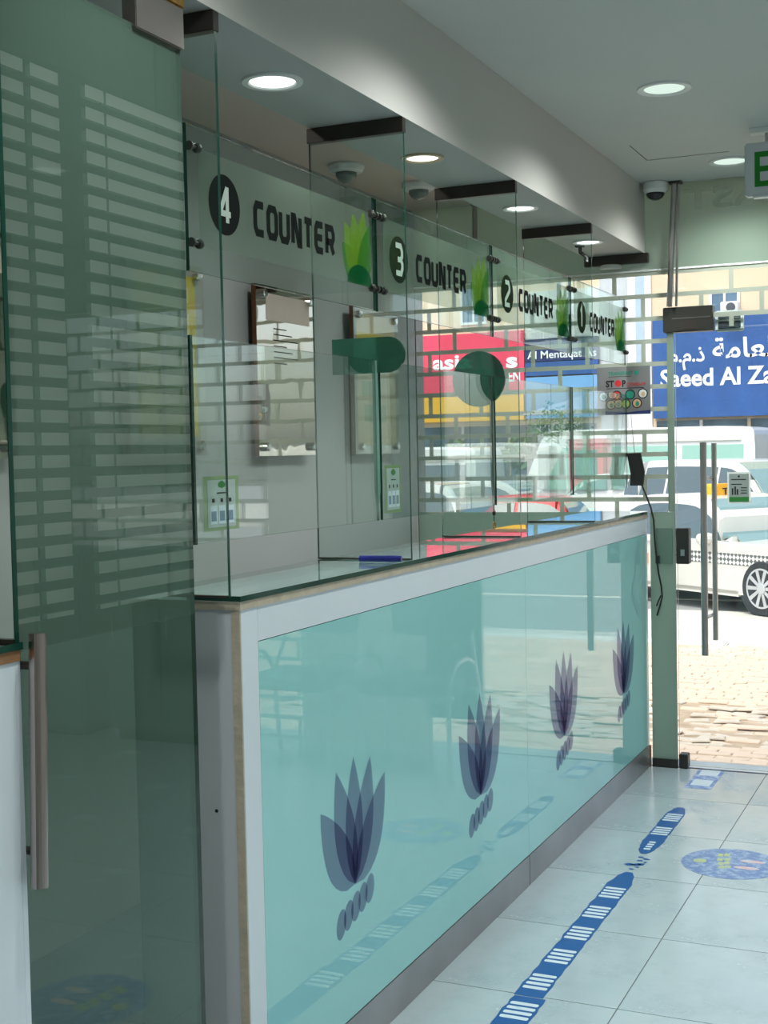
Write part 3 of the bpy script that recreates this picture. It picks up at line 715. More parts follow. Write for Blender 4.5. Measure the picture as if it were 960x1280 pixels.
# ------------------------------------------------------------------ exit sign, cameras, detectors
ex = empty('exit_sign', (-.62, 5.25, ZC), 'white box exit sign with green letters hanging from the high ceiling', 'sign')
B().box(-.82, -.42, 5.255, 5.30, 2.462, 2.664).build('sign_box', solid('grey_white_acrylic', srgb(206, 210, 214), .3, var=.02), ex, bevel=.006)
lettering('lettering', 'EXIT', .137, (-.782, 5.2540, 2.497), EX, EZ, M['exitgreen'], ex, depth=.0006, bold=.012, width=.325)
B().box(-.79, -.45, 5.258, 5.296, 2.455, 2.4615).build('lower_edge', M['whiteplastic'], ex)
B().box(-.80, -.44, 5.25, 5.305, ZC-.02, ZC-.001).build('ceiling_plate', M['whiteplastic'], ex)
for x in (-.74, -.50): B().tube([(x, 5.278, 2.66), (x, 5.278, ZC-.015)], .006, 8).build('hanger_rod', M['steel'], ex)

cd = empty('security_camera', (-1.35, 6.09, ZC), 'white dome security camera in the ceiling corner beside the steel pole', 'camera')
B().lathe([(.052,0),(.056,-.006),(.056,-.034),(.050,-.046),(.044,-.05)], (-1.35, 6.09, ZC-.001), EZ, 28).build('housing', M['whiteplastic'], cd, smooth=False)
B().lathe([(.043,-.048),(.040,-.060),(.031,-.072),(.016,-.080),(.002,-.082)], (-1.35, 6.09, ZC-.001), EZ, 24).build('dome', M['dome'], cd, smooth=True)
def ceiling_dome(x, y, label):
    e = empty('ceiling_dome', (x, y, ZC), label, 'detector')
    B().lathe([(.075,0),(.078,-.012),(.07,-.03),(.06,-.036)], (x, y, ZC-.001), EZ, 28).build('base', M['whiteplastic'], e)
    B().lathe([(.045,-.035),(.044,-.05),(.034,-.066),(.018,-.075),(.002,-.078)], (x, y, ZC-.001), EZ, 24).build('dome', M['dome2'], e, smooth=True)
ceiling_dome(-2.42, 5.05, 'small dome on the staff ceiling seen above the word COUNTER of sign 4')
ceiling_dome(-2.30, 5.55, 'small dome on the staff ceiling seen above sign 3')
cdt = empty('wall_conduit', (-2.25, D-.03, 2.6), 'short vertical grey pipe on the frosted window band behind the staff area', 'pipe')
B().tube([(-2.25, D-.03, ZC-.001), (-2.25, D-.03, 2.545)], .013, 12).build('pipe', M['steel'], cdt)
B().lathe([(.02,0),(.02,.012)], (-2.25, D-.03, ZC-.014), EZ, 12).build('pipe_collar', M['steel'], cdt)

# ------------------------------------------------------------------ poster, door notice, hanging device
po = empty('poster', (-1.525, D-.02, 1.66), 'grey poster with STOP and rows of round pictures on the shop window', 'poster')
X0, X1, Z0, Z1, YP = -1.652, -1.398, 1.664, 1.889, D-.014
B().prism(quad(X0, X1, Z0, Z1), (0,YP,0), EX, EZ, (0,-.0008,0)).build('sheet', M['poster'], po)
YP -= .001
lettering('heading', 'TRANSFAST', .017, (X0+.055, YP, 1.850), EX, EZ, M['tealprint'], po, bold=.03, width=.118)
B().prism(disc((X0+.19, 1.859), .011), (0,YP,0), EX, EZ, (0,-.0005,0)).build('round_mark', M['tealprint'], po)
lettering('lettering', 'ST', .030, (X0+.042, YP, 1.796), EX, EZ, M['ink'], po, bold=.05, width=.040)
B().prism(disc((X0+.101, 1.811), .016), (0,YP,0), EX, EZ, (0,-.0005,0)).build('round_mark', M['red'], po)
lettering('lettering', 'P', .030, (X0+.120, YP, 1.796), EX, EZ, M['ink'], po, bold=.05, width=.018)
lettering('lettering', 'COVID-19', .016, (X0+.142, YP, 1.797), EX, EZ, M['red'], po, bold=.02, width=.088)
B().prism(quad(X0+.045, X0+.225, 1.786, 1.789), (0,YP,0), EX, EZ, (0,-.0004,0)).build('rule', M['ink'], po)
B().prism(quad(X0+.055, X0+.165, 1.842, 1.844), (0,YP,0), EX, EZ, (0,-.0004,0)).build('rule', M['ink'], po)
cm = ['bluepaper', 'red', 'tealprint', 'whiteplastic', 'skinprint', 'limeprint', 'skinprint']
for i, (u, v) in enumerate(((.030,1.752),(.094,1.754),(.158,1.757),(.218,1.760),(.066,1.712),(.136,1.714),(.190,1.716))):
    r_ = B().prism(disc((X0+u, v), .024, 22), (0,YP,0), EX, EZ, (0,-.0004,0)).build('round_picture', M['ink'], po)
    B().prism(disc((X0+u, v), .019, 18), (0,YP-.0006,0), EX, EZ, (0,-.0003,0)).build('picture_ground', M[cm[i]] , r_)
    B().prism(disc((X0+u+.002, v-.003), .009, 12, .012), (0,YP-.0011,0), EX, EZ, (0,-.0003,0)).build('picture_figure', M['skinprint'] if i % 2 else M['tealprint'], r_)
B().prism([(X0+.05,Z0),(X1,Z0),(X1,Z0+.018),(X0+.19,Z0+.014)], (0,YP,0), EX, EZ, (0,-.0004,0)).build('foot_band', M['navyprint'], po)

dn = empty('door_notice', (-1.0, D-.01, 1.244), 'small white notice with a green foot on the entrance door glass', 'notice')
YN = D-.008
B().prism(quad(-1.050, -.946, 1.242, 1.386), (0,YN,0), EX, EZ, (0,-.0008,0)).build('sheet', M['paper'], dn)
B().prism(quad(-1.042, -.954, 1.25, 1.378), (0,YN-.001,0), EX, EZ, (0,-.0004,0)).build('grey_field', solid('grey_field', srgb(150, 160, 154), .5), dn)
B().prism(quad(-1.042, -.954, 1.25, 1.272), (0,YN-.0016,0), EX, EZ, (0,-.0004,0)).build('green_foot', M['greenprint'], dn)
b = B()
for u0, u1, v in ((-1.032,-.966,1.350),(-1.032,-.985,1.328),(-.99,-.962,1.312),(-.99,-.962,1.300),(-.99,-.962,1.288)): b.prism(quad(u0, u1, v, v+.004), (0,YN-.0016,0), EX, EZ, (0,-.0004,0))
for u, hh in ((-1.030,.03),(-1.018,.038),(-1.008,.026)): b.prism(quad(u, u+.007, 1.282, 1.282+hh), (0,YN-.0016,0), EX, EZ, (0,-.0004,0))
b.prism(disc((-.998, 1.366), .005, 10), (0,YN-.0016,0), EX, EZ, (0,-.0004,0))
b.build('print', M['ink'], dn)

dv = empty('hanging_device', (-1.46, D-.04, 1.33), 'black flat device with a bend hanging on the shop window above a cable', 'device')
B().prism([(-1.505,1.480),(-1.489,1.386),(-1.492,1.329),(-1.431,1.329),(-1.423,1.392),(-1.441,1.482)], (0, D-.035, 0), EX, EZ, (0,-.014,0)).build('body', M['black'], dv)
B().tube([(-1.437,D-.042,1.33),(-1.415,D-.042,1.275),(-1.396,D-.042,1.224),(-1.383,D-.045,1.17),(-1.379,D-.047,1.08),(-1.372,D-.048,1.0),(-1.362,D-.048,.92),(-1.350,D-.048,.86),(-1.346,D-.048,.81),(-1.356,D-.048,.77),(-1.372,D-.048,.72)], .0042, 8).build('cord', M['cable'], dv)
B().tube([(-1.352,D-.048,.815),(-1.364,D-.046,.79),(-1.374,D-.046,.765)], .0035, 8).build('cord', M['cable'], dv)
B().box(-1.374,-1.358,D-.056,D-.04,.965,1.0).build('connector', M['cable'], dv)
B().tube([(-1.470,D-.040,1.482),(-1.482,D-.036,1.6),(-1.487,D-.03,1.66)], .0015, 6).build('string', solid('grey_string', srgb(140, 130, 128), .6), dv)

# ------------------------------------------------------------------ floor stickers
def tape(y0, y1, xa, xb, label, taper0=0, taper1=0, mod=.2045, ph=3.31, worn_=False):
    e = empty('floor_tape', ((xa+xb)/2, (y0+y1)/2, 0), label, 'floor sticker', 'blue floor tape along the counter')
    n = 26; L = []; R = []; xm = (xa+xb)/2; hw = (xb-xa)/2
    for i in range(n+1):
        y = y0+(y1-y0)*i/n; k_ = 1.0
        if taper0 and y < y0+taper0: k_ = .25+.75*((y-y0)/taper0)**.6
        if taper1 and y > y1-taper1: k_ = min(k_, .35+.65*((y1-y)/taper1)**.6)
        j = .0025*math.sin(i*2.7)+.0015*math.sin(i*5.1)
        L.append((xm-hw*k_+j, y)); R.append((xm+hw*k_-j*.7, y))
    B().prism(R+L[::-1], (0,0,.0003), EX, EY, (0,0,.0004)).build('vinyl', M['tapeworn'] if worn_ else M['tape'], e)
    yc = ph
    while yc < y1-.03:
        if yc > y0+.02:
            k_ = 1.0
            if taper0 and yc < y0+taper0: k_ = .4
            if taper1 and yc > y1-taper1: k_ = .7
            if worn_:
                B().prism(quad(xm-hw*.72, xm+hw*.72, yc-.055, yc+.055), (0,0,.0008), EX, EY, (0,0,.0002)).build('white_bar', M['tapewhite'], e)
            else:
                for q in (-.045, -.015, .015, .045):
                    B().prism(rrect(xm-hw*.84*k_, xm+hw*.84*k_, yc+q-.0092, yc+q+.0092, .005, 2), (0,0,.0008), EX, EY, (0,0,.0002)).build('white_bar', M['tapewhite'], e)
        yc += mod
    return e
tape(2.6, 3.404, -1.172, -1.078, 'blue floor tape piece at the bottom, nearest end with white bars')
tape(3.408, 4.56, -1.174, -1.090, 'longest blue floor tape piece with white bars, its far end torn to a point', 0, .14, .203, 3.515)
tb = B()
for (x, y, s) in ((-1.135,4.60,.012),(-1.118,4.625,.009),(-1.128,4.655,.022),(-1.150,4.648,.018),(-1.112,4.665,.016),(-1.105,4.69,.010),(-1.125,4.705,.012),(-1.112,4.73,.014),(-1.132,4.745,.012)):
    tb.prism([(x+s*random.uniform(.6,1.3)*math.cos(t), y+s*.8*random.uniform(.6,1.3)*math.sin(t)) for t in [2*math.pi*j/7 for j in range(7)]], (0,0,.0003), EX, EY, (0,0,.0004))
tag(tb.build('torn_tape_scraps', M['tape']), 'torn blue scraps between the two longer floor tape pieces', 'floor sticker', kind='stuff')
tape(4.79, 5.47, -1.174, -1.096, 'blue floor tape piece beyond the torn scraps, rounded at its far end', .12, .12, .205, 4.898)
tape(5.80, 6.155, -1.190, -1.072, 'faded pale blue floor tape piece just inside the entrance door', 0, 0, .19, 5.91, True)
def floor_sticker(dx, dy, label):
    st = empty('floor_sticker', (-.81+dx, 4.78+dy, 0), label, 'floor sticker', 'round floor stickers')
    B().prism(disc((-.812+dx, 4.785+dy), .178, 40), (0,0,.0003), EX, EY, (0,0,.0004)).build('vinyl', M['stick'], st)
    B().prism(disc((-.925+dx, 4.78+dy), .024, 16), (0,0,.0008), EX, EY, (0,0,.0002)).build('yellow_dot', M['stickyel'], st)
    b = B()
    for (x, y) in ((-.868,4.87),(-.845,4.88),(-.86,4.82),(-.835,4.83),(-.85,4.77),(-.83,4.785),(-.84,4.73),(-.82,4.74)): b.prism(quad(x+dx-.009, x+dx+.011, y+dy-.018, y+dy+.018), (0,0,.0008), EX, EY, (0,0,.0002))
    b.build('yellow_print', M['stickyel'], st)
    for y, x in ((4.83, -.745), (4.75, -.755)):
        B().prism(disc((x+dx, y+dy), .045, 18, .016), (0,0,.0008), EX, EY, (0,0,.0002)).build('shoe_print', M['stickpink'], st)
floor_sticker(0, 0, 'round scuffed blue floor sticker with yellow and pink prints on the tiles')
floor_sticker(.222, -1.845, 'round blue floor sticker nearer the green door, seen only mirrored in its glass')

# ------------------------------------------------------------------ chairs in the waiting area (seen mirrored in the teal panel)
def chair(x, y, rz, label):
    e = empty('waiting_chair', (x, y, 0), label, 'chair', 'waiting chairs mirrored in the counter front', rz)
    B().prism(rrect(-.22,.22,-.21,.22,.05), (0,0,.40), EX, EY, (0,0,.05)).build('seat', M['chairseat'], e, bevel=.006, world=False)
    B().prism(rrect(-.21,.21,.62,.84,.05), (0,-.235,0), EX, EZ, (0,.035,0)).build('backrest', M['chairseat'], e, bevel=.006, world=False)
    for s in (-1, 1):
        xx = s*.245
        pts = [(xx,.20,.005),(xx,.215,.3),(xx,.20,.42)]+[(xx, .02+.18*math.cos(math.radians(t)), .42+.13*math.sin(math.radians(t))) for t in range(15, 180, 15)]+[(xx,-.17,.42),(xx,-.20,.2),(xx,-.23,.005)]
        B().tube(pts, .011, 10).build('leg_frame', M['chrome'], e, world=False)
        B().tube([(xx,-.17,.40),(s*.2,-.22,.60),(s*.19,-.235,.80)], .010, 8).build('back_post', M['chrome'], e, world=False)
    for yy in (-.15, .15): B().tube([(-.245,yy,.395),(.245,yy,.395)], .009, 8).build('cross_bar', M['chrome'], e, world=False)
    return e
chair(-.43, 5.66, math.radians(180), 'chrome framed waiting chair beside the entrance, mirrored in the counter panel')
chair(.16, 5.62, math.radians(180), 'chrome framed waiting chair farther into the room, mirrored faintly at the panel end')

for x0, x1, l in ((.72, 1.40, 'low grey cabinet under the right shop window, mirrored in the green door'), (1.57, 1.88, 'narrow low grey cabinet in the corner by the right wall')):
    e = empty('low_cabinet', ((x0+x1)/2, 5.95, 0), l, 'cabinet')
    B().box(x0, x1, 5.80, 6.12, .06, 1.02).build('carcass', M['cabinet'], e, bevel=.004); B().box(x0+.03, x1-.03, 5.83, 6.10, 0, .06).build('plinth', M['patch'], e)
    nd = 2 if x1-x0 > .5 else 1
    for q in range(nd):
        u0 = x0+(x1-x0)*q/nd; u1 = x0+(x1-x0)*(q+1)/nd
        dr = B().box(u0+.006, u1-.006, 5.782, 5.799, .07, 1.0).build('door', M['cabinet'], e, bevel=.002)
        B().tube([(u1-.05, 5.765, .55), (u1-.05, 5.765, .68)], .005, 8).build('handle', M['steel'], dr)

# ------------------------------------------------------------------ outdoors: pavement, kerb, road
ZP, ZR = -.30, -.52
pv = B().box(-30, 30, D+.13, 12.1, ZP-.2, ZP-.012).build('pavement', M['sand']); tag(pv, kind='structure')
rng = random.Random(5)
def stone(w_, d_, h_, sk):
    b = B(); z = -.012
    pts = [(0,0),(w_*.5,-d_*.08),(w_,0),(w_*1.02,d_*.5),(w_,d_),(w_*.5,d_*.93),(0,d_),(-w_*.02,d_*.5)]
    pts = [(u+rng.uniform(-sk,sk), v+rng.uniform(-sk,sk)) for u, v in pts]
    c = (w_/2, d_/2); top = [(c[0]+(u-c[0])*.94, c[1]+(v-c[1])*.90, h_) for u, v in pts]
    vs = [(u, v, z) for u, v in pts]+[(u, v, h_-.006) for u, v in pts]+top; n = 8
    b.add(vs, [(i,(i+1)%n,n+(i+1)%n,n+i) for i in range(n)]+[(n+i,n+(i+1)%n,2*n+(i+1)%n,2*n+i) for i in range(n)]+[tuple(range(2*n,3*n))])
    return b
SH = [stone(.190, .078, .0, .006).build('paving_stone', M['paver'], pv, world=False) for _ in range(4)]
SB = [stone(.185, .075, .0, .018).build('paving_stone', M['paver2'], pv, world=False) for _ in range(4)]
used = set(); npart = 0; mass = B()
rowd, coln = .085, .198
for j in range(0, 65):
    y = D+.5+j*rowd
    rough = 8.0 < y < 9.35
    for i in range(-17, 17):
        x = -1.4+i*coln+(coln/2 if j % 2 else 0)+.015*math.sin(j*1.3)
        near = (-2.7 < x < -1.0) and 7.6 < y < 11.4 and abs(x+1.15+.2*(y-7.6)*.95) < .62
        src = (SB if rough and rng.random() < .75 else SH)
        q = src[rng.randrange(4)]
        dz = rng.uniform(-.006,.004)+(rng.uniform(-.022,.012) if rough else 0); rz = rng.uniform(-.03,.03)*(6 if rough else 1)
        if near and npart < 292:
            if q.name not in used: o = q; used.add(q.name)
            else: o = q.copy(); C.objects.link(o)
            o.location = (x, y, ZP+dz); o.rotation_euler = (rng.uniform(-.04,.04) if rough else 0, rng.uniform(-.05,.05) if rough else 0, rz); npart += 1
        else:
            if rough and rng.random() < .04: continue
            cz, sz = math.cos(rz), math.sin(rz)
            mass.add([(x+v.co.x*cz-v.co.y*sz, y+v.co.x*sz+v.co.y*cz, ZP+dz+v.co.z) for v in q.data.vertices], [tuple(p.vertices) for p in q.data.polygons], 1 if src is SB else 0)
for q in SH+SB:
    if q.name not in used: bpy.data.objects.remove(q)
mo = mass.build('paving_stones', [M['paver'], M['paver2']], pv); mo['kind'] = 'stuff'
kb = B().box(-30, 30, 12.1, 12.1+.002, ZR, ZP-.03).build('kerb', M['sand']); tag(kb, kind='structure')
k0 = None
for i in range(-10, 8):
    if k0 is None: k0 = B().box(.006, .794, 0, .3, ZR-.1, ZP).build('kerb_stone', M['kerb'], kb, bevel=.012, world=False); o = k0
    else: o = k0.copy(); C.objects.link(o)
    o.location = (i*.8-2.1, 12.1, rng.uniform(-.006, .006))
rd = B().box(-80, 80, 12.1, 80, ZR-.3, ZR).build('road', M['asphalt']); tag(rd, kind='structure')
B().box(-60, -1.2, 14.2, 16.4, ZR, ZR+.012).build('parking_apron', M['concrete'], rd)
B().box(-60, 60, 12.4, 14.2, ZR, ZR+.012).build('concrete_apron', M['concrete'], rd)
B().box(-60, 60, 17.6, 17.75, ZR, ZR+.006).build('road_line', M['roadline'], rd)

# ------------------------------------------------------------------ vehicles
def wheel(root, x, y, r, s, name='wheel'):
    wl = B().lathe([(r*.72,-.10),(r*.95,-.10),(r,-.07),(r,.07),(r*.95,.10),(r*.72,.10)], (x, y, r), (0,s,0), 28).build(name, M['tyre'], root, world=False)
    b = B(); b.lathe([(r*.70,.085),(r*.72,.104),(r*.64,.104),(r*.62,.07),(.02,.06)], (0,0,0), (0,s,0), 28, 0)
    rm = b.build('rim', M['cargrey'], wl, world=False); rm.location = (x, y, r)
    sp = B(); 
    for q in range(10):
        t = 2*math.pi*q/10; dx, dz = math.cos(t), math.sin(t); px, pz = -dz, dx
        a0, a1, w0, w1 = r*.14, r*.68, r*.055, r*.075; yy = s*.106
        vs = [(dx*a0+px*w0, yy, dz*a0+pz*w0), (dx*a1+px*w1, yy, dz*a1+pz*w1), (dx*a1-px*w1, yy, dz*a1-pz*w1), (dx*a0-px*w0, yy, dz*a0-pz*w0)]
        vs += [(a, yy-s*.03, c_) for a, _, c_ in vs]
        sp.add(vs, [(0,1,2,3),(7,6,5,4),(0,4,5,1),(1,5,6,2),(2,6,7,3),(3,7,4,0)])
    sp.lathe([(r*.2,.09),(r*.2,.112),(r*.16,.116)], (0,0,0), (0,s,0), 16)
    n = 28; ring = []
    for rr in (r*.66, r*.73): ring += [(rr*math.cos(2*math.pi*j/n), s*.108, rr*math.sin(2*math.pi*j/n)) for j in range(n)]
    sp.add(ring, [(j, (j+1)%n, n+(j+1)%n, n+j) for j in range(n)])
    spo = sp.build('spokes', M['rim'], wl, world=False); spo.location = (x, y, r)
def smoothprof(pts, n=3):
    for _ in range(n):
        q = []
        for i in range(len(pts)):
            a, b_ = Vector(pts[i]), Vector(pts[(i+1) % len(pts)])
            q += [tuple(a*.82+b_*.18), tuple(a*.18+b_*.82)]
        pts = q
    return pts
def car(name, loc, yw, label, paint, lower=None, L=4.75, Wd=1.80, H=1.46, belt=.93, hood=.98, trunk=1.02, gh=(.55, 1.35, 2.75, 3.62), r=.33, wx=(.95, 3.80), glassm='carglass', pillars=(1.95,), group=None, win_h=.06):
    e = empty(name, loc, label, 'car', group, yw)
    lo = L/2
    sx = lambda x: x-lo
    a, b, c, d = gh    # belt rear, roof rear, roof front, belt front
    prof = [(.02,.30),(.10,.20),(L-.12,.20),(L-.01,.32),(L-.02,.62),(L-.22,.80),(d+.05,hood),(a-.05,trunk),(.12,trunk-.06),(.0,.72)]
    prof = smoothprof(prof, 2)
    n = len(prof); hw = Wd/2; body = B(); secs = []
    for y, kx, kz in ((-hw,.985,.0),(-hw+.05,.998,.0),(0,1.0,.02),(hw-.05,.998,.0),(hw,.985,.0)):
        zc = .6
        secs.append([(sx(lo+(u-lo)*kx), y, zc+(v-zc)*(1-.06*(abs(y) > hw-.04))+kz*(v > .7)) for u, v in prof])
    vs = [p for s_ in secs for p in s_]; fs = []
    for q in range(4):
        for i in range(n): fs.append((q*n+i, q*n+(i+1)%n, (q+1)*n+(i+1)%n, (q+1)*n+i))
    fs += [tuple(range(n)), tuple(range(5*n-1, 4*n-1, -1))]
    body.add(vs, fs)
    bo = body.build('body', paint, e, smooth=False, world=False)
    if lower is not None:
        bo.data.materials.append(lower)
        for p in bo.data.polygons:
            if p.center.z < .62 and abs(p.normal.y) < .9: p.material_index = 1
    # cabin: rounded side outline, narrower towards the roof
    z0 = belt-.04; hb_, ht = hw-.06, hw-.27
    out = smoothprof([(a,z0),(b-.08,H-.10),(b+.12,H-.015),((b+c)/2,H+.01),(c-.05,H-.015),(c+.22,H-.13),(d,z0)], 2)
    out = [p for p in out if p[1] > z0+.004]; out.sort(key=lambda p: p[0]); out = [(a,z0)]+out+[(d,z0)]
    wid = lambda z: hb_-(hb_-ht)*max(0,(z-z0)/(H-z0))**1.3
    cb = B(); n = len(out); vs = []
    for s in (-1, -.9, .9, 1): vs += [(sx(u), wid(v)*(s if abs(s) == 1 else s)*(1), v+(.035 if abs(s) < 1 and v > H-.3 else 0)) for u, v in out]
    fs = [(q*n+i, q*n+i+1, (q+1)*n+i+1, (q+1)*n+i) for q in range(3) for i in range(n-1)]+[tuple(range(n)), tuple(range(4*n-1, 3*n-1, -1))]
    cb.add(vs, fs).build('cabin', paint, e, world=False)
    def top(x):
        for p, q in zip(out[:-1], out[1:]):
            if p[0] <= x <= q[0]: return p[1]+(q[1]-p[1])*(x-p[0])/max(1e-6, q[0]-p[0])
        return z0
    cuts = [a+.16]+list(pillars)+[d-.22]
    for s in (-1, 1):
        for u0, u1 in zip(cuts[:-1], cuts[1:]):
            xs = [u0+.03+(u1-u0-.06)*t/8 for t in range(9)]; zb = z0+.07
            up_ = [(x, max(zb+.01, top(x)-.085)) for x in xs]; lo_ = [(x, zb) for x in xs]
            f = lambda p, o: (sx(p[0]), s*(wid(p[1])+o), p[1])
            vs = [f(p,.008) for p in up_]+[f(p,.008) for p in lo_]+[f(p,-.012) for p in up_]+[f(p,-.012) for p in lo_]
            fs = [(t, t+1, 9+t+1, 9+t) for t in range(8)]+[(18+t, 27+t, 28+t, 19+t) for t in range(8)]+[(t, 18+t, 19+t, t+1) for t in range(8)]+[(9+t, 10+t, 28+t, 27+t) for t in range(8)]+[(0,9,27,18),(8,26,35,17)]
            B().add(vs, fs).build('side_window', M[glassm], e, world=False)
    for nm, x0, x1 in (('windscreen', c+.06, d-.05), ('rear_window', b-.04, a+.06)):
        vs = []
        for t in range(5):
            x = x0+(x1-x0)*t/4; z = top(x)+.035*(t < 4)+.012
            dx = .016*(1 if nm == 'windscreen' else -1)
            vs += [(sx(x+dx), y, z-.006*abs(y)*0) for y in (-(wid(z)-.08), wid(z)-.08)]
        vs += [(x, y, z-.03) for x, y, z in vs]
        fs = [(2*t, 2*t+1, 2*t+3, 2*t+2) for t in range(4)]+[(10+2*t, 12+2*t, 13+2*t, 11+2*t) for t in range(4)]+[(0,2,12,10),(2,4,14,12),(4,6,16,14),(6,8,18,16),(1,11,13,3),(3,13,15,5),(5,15,17,7),(7,17,19,9),(0,10,11,1),(8,9,19,18)]
        B().add(vs, fs).build(nm, M['screenglass'], e, world=False)
    for s in (-1, 1):
        for x in wx:
            B().lathe([(r*1.16,-.02),(r*1.16,.012),(r*1.1,.014)], (sx(x), s*(hw-.015), r+.02), (0,s,0), 28).build('wheel_arch', M['tyre'], e, world=False)
            wheel(e, sx(x), s*(hw-.085), r, s)
        mb = B(); mb.lathe([(.02,-.11),(.07,-.09),(.085,0),(.07,.09),(.02,.11)], (sx(d-.52), s*(hw+.06), belt+.06), (0,1,0), 12)
        mb.box(sx(d-.50), sx(d-.44), min(s*(hw-.1), s*(hw+.02)), max(s*(hw-.1), s*(hw+.02)), belt-.03, belt+.02)
        mb.build('wing_mirror', paint, e, smooth=False, world=False)
        B().box(sx(1.9), sx(1.905), s*hw-.004, s*hw+.004, .3, belt-.06).build('door_seam', M['cargrey'], e, world=False)
        B().box(sx(d-.40), sx(d-.395), s*hw-.004, s*hw+.004, .3, belt-.06).build('door_seam', M['cargrey'], e, world=False)
        for x in (1.62, 2.75): B().box(sx(x), sx(x+.2), s*hw-.02*(s<0), s*hw+.02*(s>0), .80, .825).build('door_handle', paint, e, world=False)
        B().box(sx(wx[0]+r*1.2), sx(wx[1]-r*1.2), s*hw-.03*(s>0), s*hw+.03*(s<0)+.012*s, .2, .27).build('sill', M['carsilver'], e, world=False)
        B().prism(rrect(sx(L)-.10, sx(L)+.002, .60, .72, .03), (0, s*(hw-.30)-.14, 0), EX, EZ, (0,.28,0)).build('headlamp', M['whiteplastic'], e, world=False)
    return e
th_ = math.radians(-37)
fx, fy = -2.34, 15.98   # near front wheel contact
ax = Vector((math.cos(th_), math.sin(th_))); nn_ = Vector((-ax.y, ax.x))
ctr = Vector((fx, fy)) - ax*(3.80-4.75/2) + nn_*(.90-.085+.1)
taxi = car('taxi', (ctr.x, ctr.y, ZR+.012), th_, 'silver and white taxi with a yellow roof sign, parked just outside the entrance door', M['carsilver'], None, belt=.82, hood=.85, trunk=.90, H=1.37, gh=(.55,1.25,2.5,3.42))
hw = .9
B().box(-.35, 1.75, -hw-.004, -hw+.006, .58, .72).build('checker_band', M['checker'], taxi, world=False)
B().box(-.95, -.62, -hw-.005, -hw+.006, .50, .64).build('orange_emblem', M['emblem'], taxi, world=False)
rs = B().prism(rrect(-.30,.30,0,.19,.05), (-.20,0,1.345), EY, EZ, (.22,0,0)).build('roof_sign', M['orange'], taxi, bevel=.012, world=False)
lettering('lettering', 'TAXI', .09, (-.2+.224, -.2, 1.345+.05), EY, EZ, M['ink'], rs, depth=.001, bold=.02, width=.4, world=False)
B().prism(rrect(-.12,.12,0,.13,.03), (-.09,-.302,1.365), EX, EZ, (0,-.004,0)).build('side_panel', M['orange'], rs, world=False)

suv = car('suv', (-3.55, 23.4, ZR), math.radians(-28), 'white tall car standing behind the silver taxi', M['carwhite'], None, L=4.9, Wd=1.9, H=1.78, belt=1.08, hood=1.16, trunk=1.2, gh=(.08,.45,2.55,3.5), r=.37, wx=(1.0,3.9), pillars=(1.2,2.3))
def van(name, loc, yw, label, g='vanglass', L=5.4, H=2.3, slope=.9, paint='carwhite'):
    e = empty(name, loc, label, 'van', None, yw); hw = .94
    prof = smoothprof([(-L/2,.35),(-L/2+.05,.25),(L/2-.1,.25),(L/2,.4),(L/2-.02,.9),(L/2-.35,1.12),(L/2-.35-slope,H-.06),(L/2-.6-slope,H),(-L/2+.15,H),(-L/2+.02,H-.15)], 2)
    b = B(); n = len(prof); secs = []
    for y, k_ in ((-hw,0),(-hw+.06,.03),(hw-.06,.03),(hw,0)): secs += [(u, y*(1-.10*max(0,(v-1.15)/(H-1.15)))*(1.0), v-(.05 if k_ == 0 and v > H-.2 else 0)) for u, v in prof]
    fs = [(q*n+i, q*n+(i+1)%n, (q+1)*n+(i+1)%n, (q+1)*n+i) for q in range(3) for i in range(n)]+[tuple(range(n)), tuple(range(4*n-1,3*n-1,-1))]
    b.add(secs, fs).build('body', M[paint], e, world=False)
    for s in (-1, 1):
        y0, y1 = s*(hw-.01), s*(hw-.065)
        for u0, u1 in ((-L/2+.25,-L/2+1.5),(-L/2+1.62,-L/2+3.0),(-L/2+3.12, L/2-.85)):
            z0, z1 = 1.18, H-.38; e1 = u1-(.45 if u1 > L/2-1 else 0)
            yb = s*hw*(1-.10*max(0,(z0-1.15)/(H-1.15)))+s*.006; yt = s*hw*(1-.10*(z1-1.15)/(H-1.15))+s*.006
            B().add([(u0,yb,z0),(u1,yb,z0),(e1,yt,z1),(u0,yt,z1),(u0,yb-s*.02,z0),(u1,yb-s*.02,z0),(e1,yt-s*.02,z1),(u0,yt-s*.02,z1)], [(0,1,2,3),(7,6,5,4),(0,4,5,1),(1,5,6,2),(2,6,7,3),(3,7,4,0)]).build('side_window', M[g], e, world=False)
        for x in (-L/2+1.0, L/2-.95):
            wheel(e, x, s*(hw-.06), .34, s)
        B().box(-L/2+.3, L/2-1.6, s*hw*.93-.02, s*hw*.93+.02, H-.3, H-.28).build('roof_groove', M['carsilver'], e, world=False)
        B().box(L/2-.95, L/2-.75, min(s*hw, s*(hw+.2)), max(s*hw, s*(hw+.2)), 1.2, 1.45).build('wing_mirror', M['carwhite'], e, world=False)
    # windscreen
    x0, z0, x1, z1 = L/2-.40, 1.18, L/2-.30-slope, H-.12
    B().add([(x0+.03,-.8,z0),(x0+.03,.8,z0),(x1+.03,.72,z1),(x1+.03,-.72,z1),(x0-.03,-.8,z0-.02),(x0-.03,.8,z0-.02),(x1-.03,.72,z1-.02),(x1-.03,-.72,z1-.02)], [(0,1,2,3),(7,6,5,4),(0,4,5,1),(1,5,6,2),(2,6,7,3),(3,7,4,0)]).build('windscreen', M['carglass'], e, world=False)
    return e
van('van', (-6.7, 28.3, ZR), math.radians(176), 'white high roofed van with green tinted windows beyond the taxi', H=2.46, slope=.5)
van('van', (-12.0, 26.4, ZR), math.radians(180), 'long white van with a sloping nose, behind the brick pattern window', 'carglass', L=5.2, H=2.15, slope=1.1)
